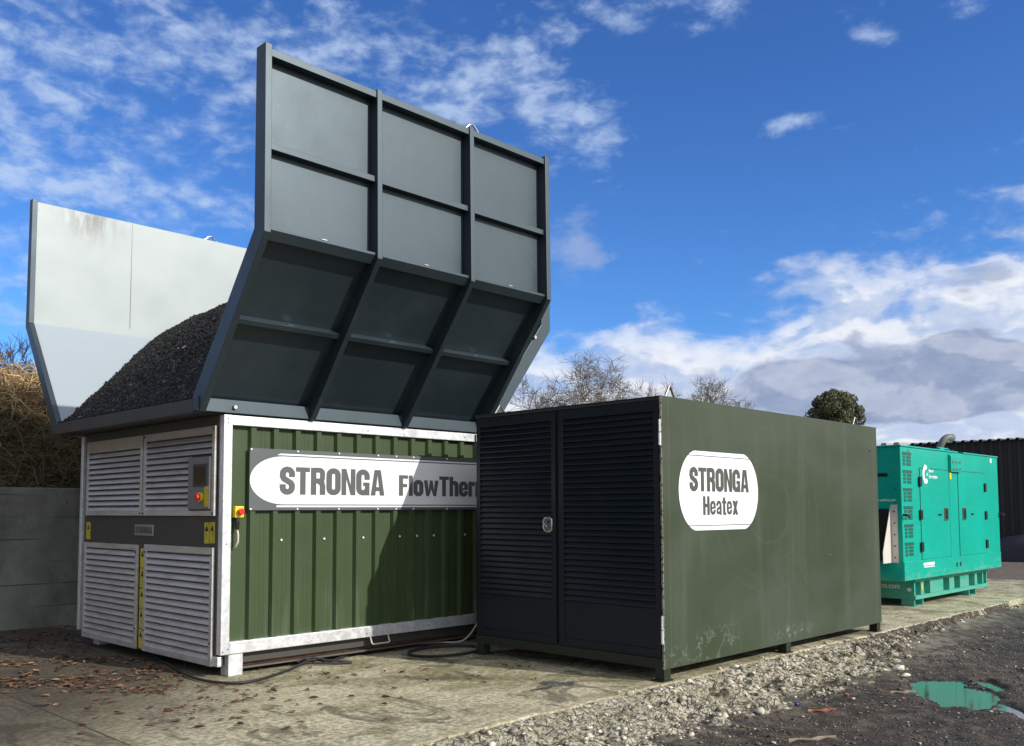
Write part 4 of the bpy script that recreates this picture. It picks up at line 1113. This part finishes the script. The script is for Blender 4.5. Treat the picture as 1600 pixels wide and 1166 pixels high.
def door(y0, y1):
    w = .055; wt = .09
    f = MB(); x0, x1 = -.006, .017
    f.box(x0, x1, y0, y0 + w, .212, 2.466); f.box(x0, x1, y1 - w, y1, .212, 2.466)
    f.box(x0 + .0015, x1, y0 + w, y1 - w, 2.466 - wt, 2.466); f.box(x0 + .0015, x1, y0 + w, y1 - w, .212, .28)
    d = f.build('door', M_door, cab, .003)
    MB().box(.001, .015, y0 + w, y1 - w, .281, .628).build('lower_panel', M_door, d, .002)
    s_ = MB(); a, b = .632, 2.376; n = 31; p = (b - a) / n
    for k in range(n):
        zb = a + p * k; zt = zb + p
        s_.prism([(.017, zt + .004), (.000, zb + p * .42), (-.004, zb + p * .22), (-.003, zb + p * .10), (.001, zb + p * .10), (.003, zb + p * .30), (.0175, zt - .010)], y0 + w, y1 - w, 'y')
    s_.build('slats', M_door, d)
    MB().box(.0172, .0178, y0 + w, y1 - w, a, b).build('back', M_black, d)
    return d
d1 = door(1.242, 2.352); d2 = door(.030, 1.196)
# recessed paddle latch
lt = MB().tube([(-.010, y, z) for y, z in [(1.385, 1.300), (1.400, 1.325), (1.402, 1.385), (1.380, 1.422), (1.315, 1.426), (1.290, 1.405), (1.290, 1.310), (1.310, 1.290), (1.365, 1.288)]], .008, 8, closed=True).build('latch', M_steel, d1, smooth=True)
MB().box(-.008, -.0005, 1.295, 1.397, 1.295, 1.422).build('dish', M_darksteel, lt)
MB().tube([(-.018, 1.395, 1.375), (-.024, 1.335, 1.33)], [.007, .009], 8).build('paddle', M_steel, lt)
MB().disc((-.008, 1.335, 1.385), (-1, 0, 0), .014, .006, 12).build('keyhole', M_black, lt)
for dd, yy in ((d1, 2.366), (d2, .012)):
    for z0, z1 in ((2.07, 2.30), (.33, .57)):
        mb = MB(); mb.tube([(-.010, yy, z0), (-.010, yy, (z0 + z1) / 2 - .004)], .012, 10); mb.tube([(-.010, yy, (z0 + z1) / 2 + .004), (-.010, yy, z1)], .010, 10)
        mb.build('hinge', M_galv if yy < 1 else M_anth_dk, dd, smooth=False)
def eye(x, y, parent, ax='x', h=.125, m=None):
    dx_, dy_ = (.09, 0) if ax == 'x' else (0, .09)
    MB().tube([(x - dx_, y - dy_, ZT - .002), (x - dx_ * .12, y - dy_ * .12, ZT + h), (x + dx_ * .12, y + dy_ * .12, ZT + h), (x + dx_, y + dy_, ZT - .002)], .011, 8).build('lifting_eye', m or M_darksteel, parent)
eye(.36, .15, cab); eye(4.44, .18, cab); eye(.20, 2.20, cab, 'x', .10); eye(4.44, 2.2, cab)
# oval name sign
def barrel(hw, hz, inset, y, x0, zc, zlo, zhi, n=24):
    """vertical sides bulge outwards, flat top and bottom; slice between zlo and zhi"""
    pts_ = []
    def half(z): t = abs(z - zc) / hz; return hw - inset * (1 - math.sqrt(max(0, 1 - (t * .985) ** 2.0)))
    zs = [zlo + (zhi - zlo) * i / n for i in range(n + 1)]
    pts_ = [(x0 - half(z), y, z) for z in zs] + [(x0 + half(z), y, z) for z in reversed(zs)]
    return MB().add(pts_, [tuple(range(len(pts_)))])
zc = 1.675; hz = .368
sg = barrel(.708, hz, .32, -.0035, .962, zc, zc - hz + .048, zc + hz - .048).build('name_sign', M_sign_white, cab, fix=False)
barrel(.708, hz, .32, -.0035, .962, zc, zc + hz - .040, zc + hz, 8).build('white_cap', M_sign_white, sg, fix=False)
barrel(.708, hz, .32, -.0035, .962, zc, zc - hz, zc - hz + .040, 8).build('white_cap', M_sign_white, sg, fix=False)
barrel(.700, hz, .32, -.0025, .962, zc, zc - hz + .03, zc + hz - .03).build('sign_border', M_letter2, sg, fix=False)
lettering('STRONGA', 'lettering', M_letter2, sg, (.430, -.0050, 1.668), (1, 0, 0), (0, 0, 1), (0, -1, 0), 1.055, .222)
lettering('Heatex', 'lettering', M_letter2, sg, (.650, -.0050, 1.448), (1, 0, 0), (0, 0, 1), (0, -1, 0), .625, .176, weight=.88)
MB().disc((4.42, -.001, 2.21), (0, -1, 0), .012, .004, 10).build('bolt_hole', M_black, cab)

# ================================================================== TEAL GENERATOR
gen = empty('generator_set', 'bright teal canopied diesel generator on the slab beyond the green cabinet', 'generator')
GY = .65
cn = MB().box(7.07, 11.60, GY, 2.15, .43, 2.425).build('canopy', M_teal, gen, .012)
MB().box(7.055, 9.52, GY - .012, 2.165, 2.426, 2.452).build('roof_panel', M_teal, cn, .008)
MB().box(9.78, 11.615, GY - .012, 2.165, 2.426, 2.452).build('roof_panel', M_teal, cn, .008)
MB().box(7.075, 11.59, GY - .008, GY - .0005, .44, .715).build('skirt', M_teal, cn, .004)
for k in range(6):
    z1 = 2.345 - k * .27; v = MB()
    x0, x1 = 7.15, 7.46
    for r_ in range(4):
        a, b = z1 - .052 * r_ - .042, z1 - .052 * r_
        if r_ == 0: v.box(x0 - .02, x1 + .02, GY - .003, GY + .01, a, b + .004)
        else:
            v.box(x0, x0 + .10, GY - .003, GY + .01, a, b); v.box(x0 + .14, x1, GY - .003, GY + .01, a, b)
    v.build('vent', M_teal_dk, cn)
def gdoor(x0, x1, hx, lx, hz_):
    d = MB().box(x0, x1, GY - .010, GY - .0005, .725, 2.115).build('door', M_teal, cn, .005)
    g_ = MB(); 
    g_.box(x0 - .014, x0 - .001, GY - .0030, GY - .0008, .715, 2.125); g_.box(x1 + .001, x1 + .014, GY - .0030, GY - .0008, .715, 2.125); g_.box(x0, x1, GY - .0032, GY - .0008, 2.117, 2.130)
    g_.build('seal_gap', M_teal_dk, d)
    for z in hz_: MB().box(hx - .045, hx + .045, GY - .035, GY - .0105, z - .075, z + .075).build('hinge', M_black, d, .008)
    la = MB().box(lx - .085, lx + .085, GY - .022, GY - .0105, 1.31, 1.52).build('latch', M_darksteel, d, .01)
    MB().box(lx - .06, lx + .06, GY - .028, GY - .0225, 1.335, 1.495).build('latch_dish', M_black, la, .008)
    return d
gd1 = gdoor(7.79, 9.03, 7.765, 8.85, (1.92, 1.41, .92)); gd2 = gdoor(9.47, 10.80, 10.80, 9.70, (1.87, 1.38, .88))
MB().box(8.52, 8.62, GY - .03, GY - .0105, 1.395, 1.42).build('pull', M_black, gd1, .004)
MB().box(10.05, 10.15, GY - .03, GY - .0105, 1.395, 1.42).build('pull', M_black, gd2, .004)
MB().box(9.055, 9.44, GY - .005, GY - .0005, .725, 2.10).build('centre_post', M_teal, cn, .003)
MB().box(9.04, 9.052, GY - .002, GY - .0003, .72, 2.10).build('post_gap', M_teal_dk, cn)
br = MB().prism([(GY - .0005, 2.10), (GY - .045, 2.10), (GY - .045, 2.36), (GY + .16, 2.52), (GY + .16, 2.46), (GY - .0005, 2.34)], 9.06, 9.53, 'x').build('lifting_bracket', M_teal, cn, .004)
pieces('bolt', [(x, GY - .045, z) for x in (9.14, 9.29, 9.44) for z in (2.15, 2.27)], (0, -1, 0), .022, .025, M_steel, br, 10, .018)
for x in (9.20, 9.40): MB().box(x - .03, x + .03, GY + .03, GY + .10, 2.455, 2.478).build('slot', M_black, br)
MB().box(9.53, 9.77, GY + .02, 2.1, 2.426, 2.432).build('roof_gap', M_black, cn)
MB().box(9.06, 9.15, GY - .0135, GY - .0105, 1.98, 2.095).build('label', M_yellow, cn)
MB().box(11.18, 11.26, GY - .004, GY - .0005, 2.32, 2.40).build('label', M_sign_white, cn)
for (x, z) in ((7.10, 1.41), (11.57, 1.41)): MB().tube([(x, GY - .002, z), (x, GY - .07, z - .01), (x + .04, GY - .08, z - .03)], .018, 8).build('tie_point', M_black, cn)
MB().disc((7.38, GY - .001, 2.38), (0, -1, 0), .02, .01, 8).build('bolt', M_steel, cn)
for x in (9.28, 9.45): MB().box(x - .025, x + .025, GY - .012, GY - .0085, .55, .62).build('drain_slot', M_black, cn)
# white emblem and words on the left door
lg = stroke_quads([(.55, .80), (.45, .92), (.30, .92), (.16, .74), (.10, .5), (.16, .24), (.30, .08), (.50, .08), (.60, .2)], .24, False)
em = MB().add([(7.90 + v.x * .30, GY - .0115, 1.90 + v.y * .27) for v in lg[0]], lg[1]); em.add([(7.90 + x * .30, GY - .0118, 1.90 + z * .27) for x, z in [(.50, .46), (.72, .62), (.72, .50), (.60, .40)]], [(0, 1, 2, 3)])
em.build('emblem', M_sign_white, gd1, fix=False)
small_text('Power', 'lettering', M_sign_white, gd1, (8.155, GY - .0115, 2.065), (1, 0, 0), (0, 0, 1), .058, .21, .03)
small_text('Generation', 'lettering', M_sign_white, gd1, (8.155, GY - .0115, 1.975), (1, 0, 0), (0, 0, 1), .058, .36, .03)
mb = MB(); mb.add([(7.82, GY - .0095, .63), (8.28, GY - .0095, .63), (8.28, GY - .0095, .672), (7.82, GY - .0095, .672)], [(0, 1, 2, 3)]); mb.add([(7.84, GY - .0095, .60), (8.27, GY - .0095, .60), (8.27, GY - .0095, .616), (7.84, GY - .0095, .616)], [(0, 1, 2, 3)])
mb.build('maker_strip', M_sign_white, cn, fix=False)
small_text('w.adelins.com', 'lettering', M_sign_white, cn, (7.0685, 1.02, 1.615), (0, -1, 0), (0, 0, 1), .036, .28)
MB().box(7.062, 7.069, .846, 1.25, 1.985, 2.035).build('slot', M_black, cn)
pieces('rivet', [(7.069, .735, z) for z in (2.30, 2.05, 1.80, 1.60)], (-1, 0, 0), .012, .01, M_steel, cn)
# metal air hood on the near end
hd = MB().prism([(7.066, 1.55), (6.74, .87), (6.74, .70), (7.066, .70)], .815, .823, 'y').build('air_hood', M_hood, gen, .002)
MB().prism([(7.066, 1.55), (6.74, .87), (6.74, .70), (7.066, .70)], 1.75, 1.758, 'y').build('side_plate', M_hood, hd, .002)
MB().box(7.05, 7.066, .85, 1.72, .72, 1.5).build('grille', M_black, hd)
MB().box(7.060, 7.068, .718, .813, .70, 1.56).build('flange', M_hood, hd, .002)
pieces('rivet', [(7.059, .765, z) for z in (.78, .95, 1.12, 1.29, 1.46)], (-1, 0, 0), .011, .008, M_black, hd)
# skid base with forklift pockets
bs = MB().box(7.80, 11.22, .90, 2.08, .105, .425).build('skid_base', M_teal, gen, .005)
mb = MB(); mb.box(7.795, 11.225, .765, .899, .372, .427); mb.box(7.795, 11.225, .765, .899, .105, .165); mb.build('rail', M_teal, bs, .004)
for a, b in ((7.80, 7.845), (8.07, 8.20), (8.46, 9.04), (9.32, 9.55), (9.83, 10.27), (10.57, 10.70), (10.98, 11.03), (11.19, 11.222)): box('web', M_teal, bs, a, b, .785, .899, .166, .371, bevel=.002)
pieces('plug', [(8.30, .899, .285), (10.43, .899, .285)], (0, -1, 0), .035, .02, M_sign_white, bs, 12)
pieces('plug', [(7.799, .86, .255)], (-1, 0, 0), .03, .012, M_sign_white, bs, 12)
MB().box(8.09, 8.13, .780, .784, .24, .33).build('label', M_yellow, bs)
small_text('ns.com', 'lettering', M_sign_white, bs, (7.7985, 1.285, .262), (0, -1, 0), (0, 0, 1), .058, .28)
for x in (7.83, 10.30):
    for y in (.80, 1.85):
        mb = MB(); mb.box(x, x + .03, y, y + .2, .008, .104); mb.box(x + .34, x + .37, y, y + .2, .008, .104); mb.box(x - .04, x + .41, y - .01, y + .21, .001, .008); mb.build('foot', M_teal, gen, .003)
# exhaust elbow
ep = []; 
for i in range(9):
    a = R(180 - 80 * i / 8); ep.append((10.44 + .17 * math.cos(a) * .75, 1.2 - .17 * math.cos(a) * .0 - .10 * (i / 8) , 2.60 + .17 * math.sin(a)))
pts_ = [(10.31, 1.2, 2.38), (10.31, 1.2, 2.50)] + ep + [(10.53, 1.06, 2.765)]
MB().tube(pts_, [.060] * (len(pts_) - 1) + [.070], 16).build('exhaust_pipe', paint('exhaust steel', (.16, .155, .15), .5, .3), gen, smooth=True)

# ================================================================== CABLES
def cat(pts_, n=10):
    P = [Vector(p) for p in pts_]; out = []
    for i in range(len(P) - 1):
        a = P[max(0, i - 1)]; b = P[i]; c_ = P[i + 1]; d = P[min(len(P) - 1, i + 2)]
        for k in range(n):
            t = k / n; out.append(.5 * ((2 * b) + (c_ - a) * t + (2 * a - 5 * b + 4 * c_ - d) * t * t + (-a + 3 * b - 3 * c_ + d) * t ** 3))
    out.append(P[-1]); return out
c1 = MB().tube(cat([(-2.45, 4.6, .02), (-2.60, 3.9, .02), (-2.76, 3.15, .02), (-2.70, 2.70, .02), (-2.46, 2.60, .02), (-1.98, 2.84, .02), (-1.60, 3.02, .05), (-1.40, 3.00, .02), (-1.0, 3.2, .02), (-.5, 3.35, .02), (.1, 3.3, .02), (.6, 3.5, .02)]), .013, 8).build('black_cable', M_rubber, smooth=True)
tag(c1, 'long black cable lying on the concrete past the galvanised leg', 'cable', None)
c2 = MB().tube(cat([(-1.75, 3.03, .05), (-1.60, 3.05, .07), (-1.45, 2.93, .04), (-1.28, 2.80, .015), (-1.42, 2.86, .015), (-1.62, 2.98, .03)]), .010, 8).build('black_cable', M_rubber, smooth=True)
tag(c2, 'short black cable tail bunched over the long cable beneath the green side', 'cable')
ring_ = [(-.18 + .42 * math.cos(a) * (1 + .04 * k), 2.66 + .30 * math.sin(a), .015 + .012 * k) for k in range(2) for a in [2 * pi * i / 40 for i in range(40)]]
tag(MB().tube(ring_, .009, 8).build('hose_coil', M_rubber, smooth=True), 'coil of thin black hose in shade beside the dark cabinet', 'hose')
tag(MB().tube(cat([(-.6, 3.6, .03), (-.1, 3.3, .02), (.20, 3.16, .02), (.36, 3.0, .03), (.40, 2.88, .12), (.42, 2.78, .25), (.5, 2.7, .4)]), .010, 8).build('pale_cable', M_pale_cable, smooth=True), 'thin pale cable rising beside the back corner of the dark cabinet', 'cable')
# scraps on the yard
def scrap(name, lb, cat_, px, py, m, L, w, a):
    d = at_px(px, py, 1) - CAM; t = (-.17 - CAM.z) / d.z; p = CAM + d * t; z = yard_z(p.x, p.y)
    vs_ = []
    for i in range(6):
        u = (i / 5 - .5) * L; ww = w * (1 - abs(i / 5 - .5) * 1.1) * (1 + .4 * math.sin(i * 2.1)); k = math.sin(i * 1.7) * w * .5
        for s_ in (-1, 1): vs_.append((u * math.cos(a) - (s_ * ww + k) * math.sin(a), u * math.sin(a) + (s_ * ww + k) * math.cos(a), .012 + .01 * math.sin(i * 2 + s_)))
    vs_ += [(v[0], v[1], v[2] - .01) for v in vs_]
    fs_ = [(2 * i, 2 * i + 1, 2 * i + 3, 2 * i + 2) for i in range(5)] + [(12 + 2 * i, 12 + 2 * i + 2, 12 + 2 * i + 3, 12 + 2 * i + 1) for i in range(5)] + [(2 * i, 2 * i + 2, 14 + 2 * i, 12 + 2 * i) for i in range(5)] + [(2 * i + 1, 13 + 2 * i, 15 + 2 * i, 2 * i + 3) for i in range(5)] + [(0, 12, 13, 1), (10, 11, 23, 22)]
    o_ = MB().add(vs_, fs_).build(name, m, smooth=False); o_.location = (p.x, p.y, z + .006); tag(o_, lb, cat_)
M_orange = mat('orange plastic scrap', (.26, .075, .04), .5); M_blue = mat('blue plastic scrap', (.03, .07, .25), .5); M_wood = mat('pale wood scrap', (.24, .20, .14), .8)
scrap('plastic_scrap', 'torn orange plastic strip lying on the dark yard', 'scrap', 1285, 1112, M_orange, .26, .011, -.55)
scrap('plastic_scrap', 'small blue plastic scrap left of the orange strip', 'scrap', 1247, 1103, M_blue, .07, .02, .3)
scrap('plastic_scrap', 'small orange chip close to the rubble above the orange strip', 'scrap', 1323, 1087, M_orange, .05, .02, .9)
scrap('wood_scrap', 'pale wooden sliver lying left of the puddle', 'scrap', 1412, 1082, M_wood, .26, .006, -.62)
scrap('wood_scrap', 'long pale wooden sliver at the bottom of the picture', 'scrap', 1270, 1158, M_wood, .40, .007, -.5)
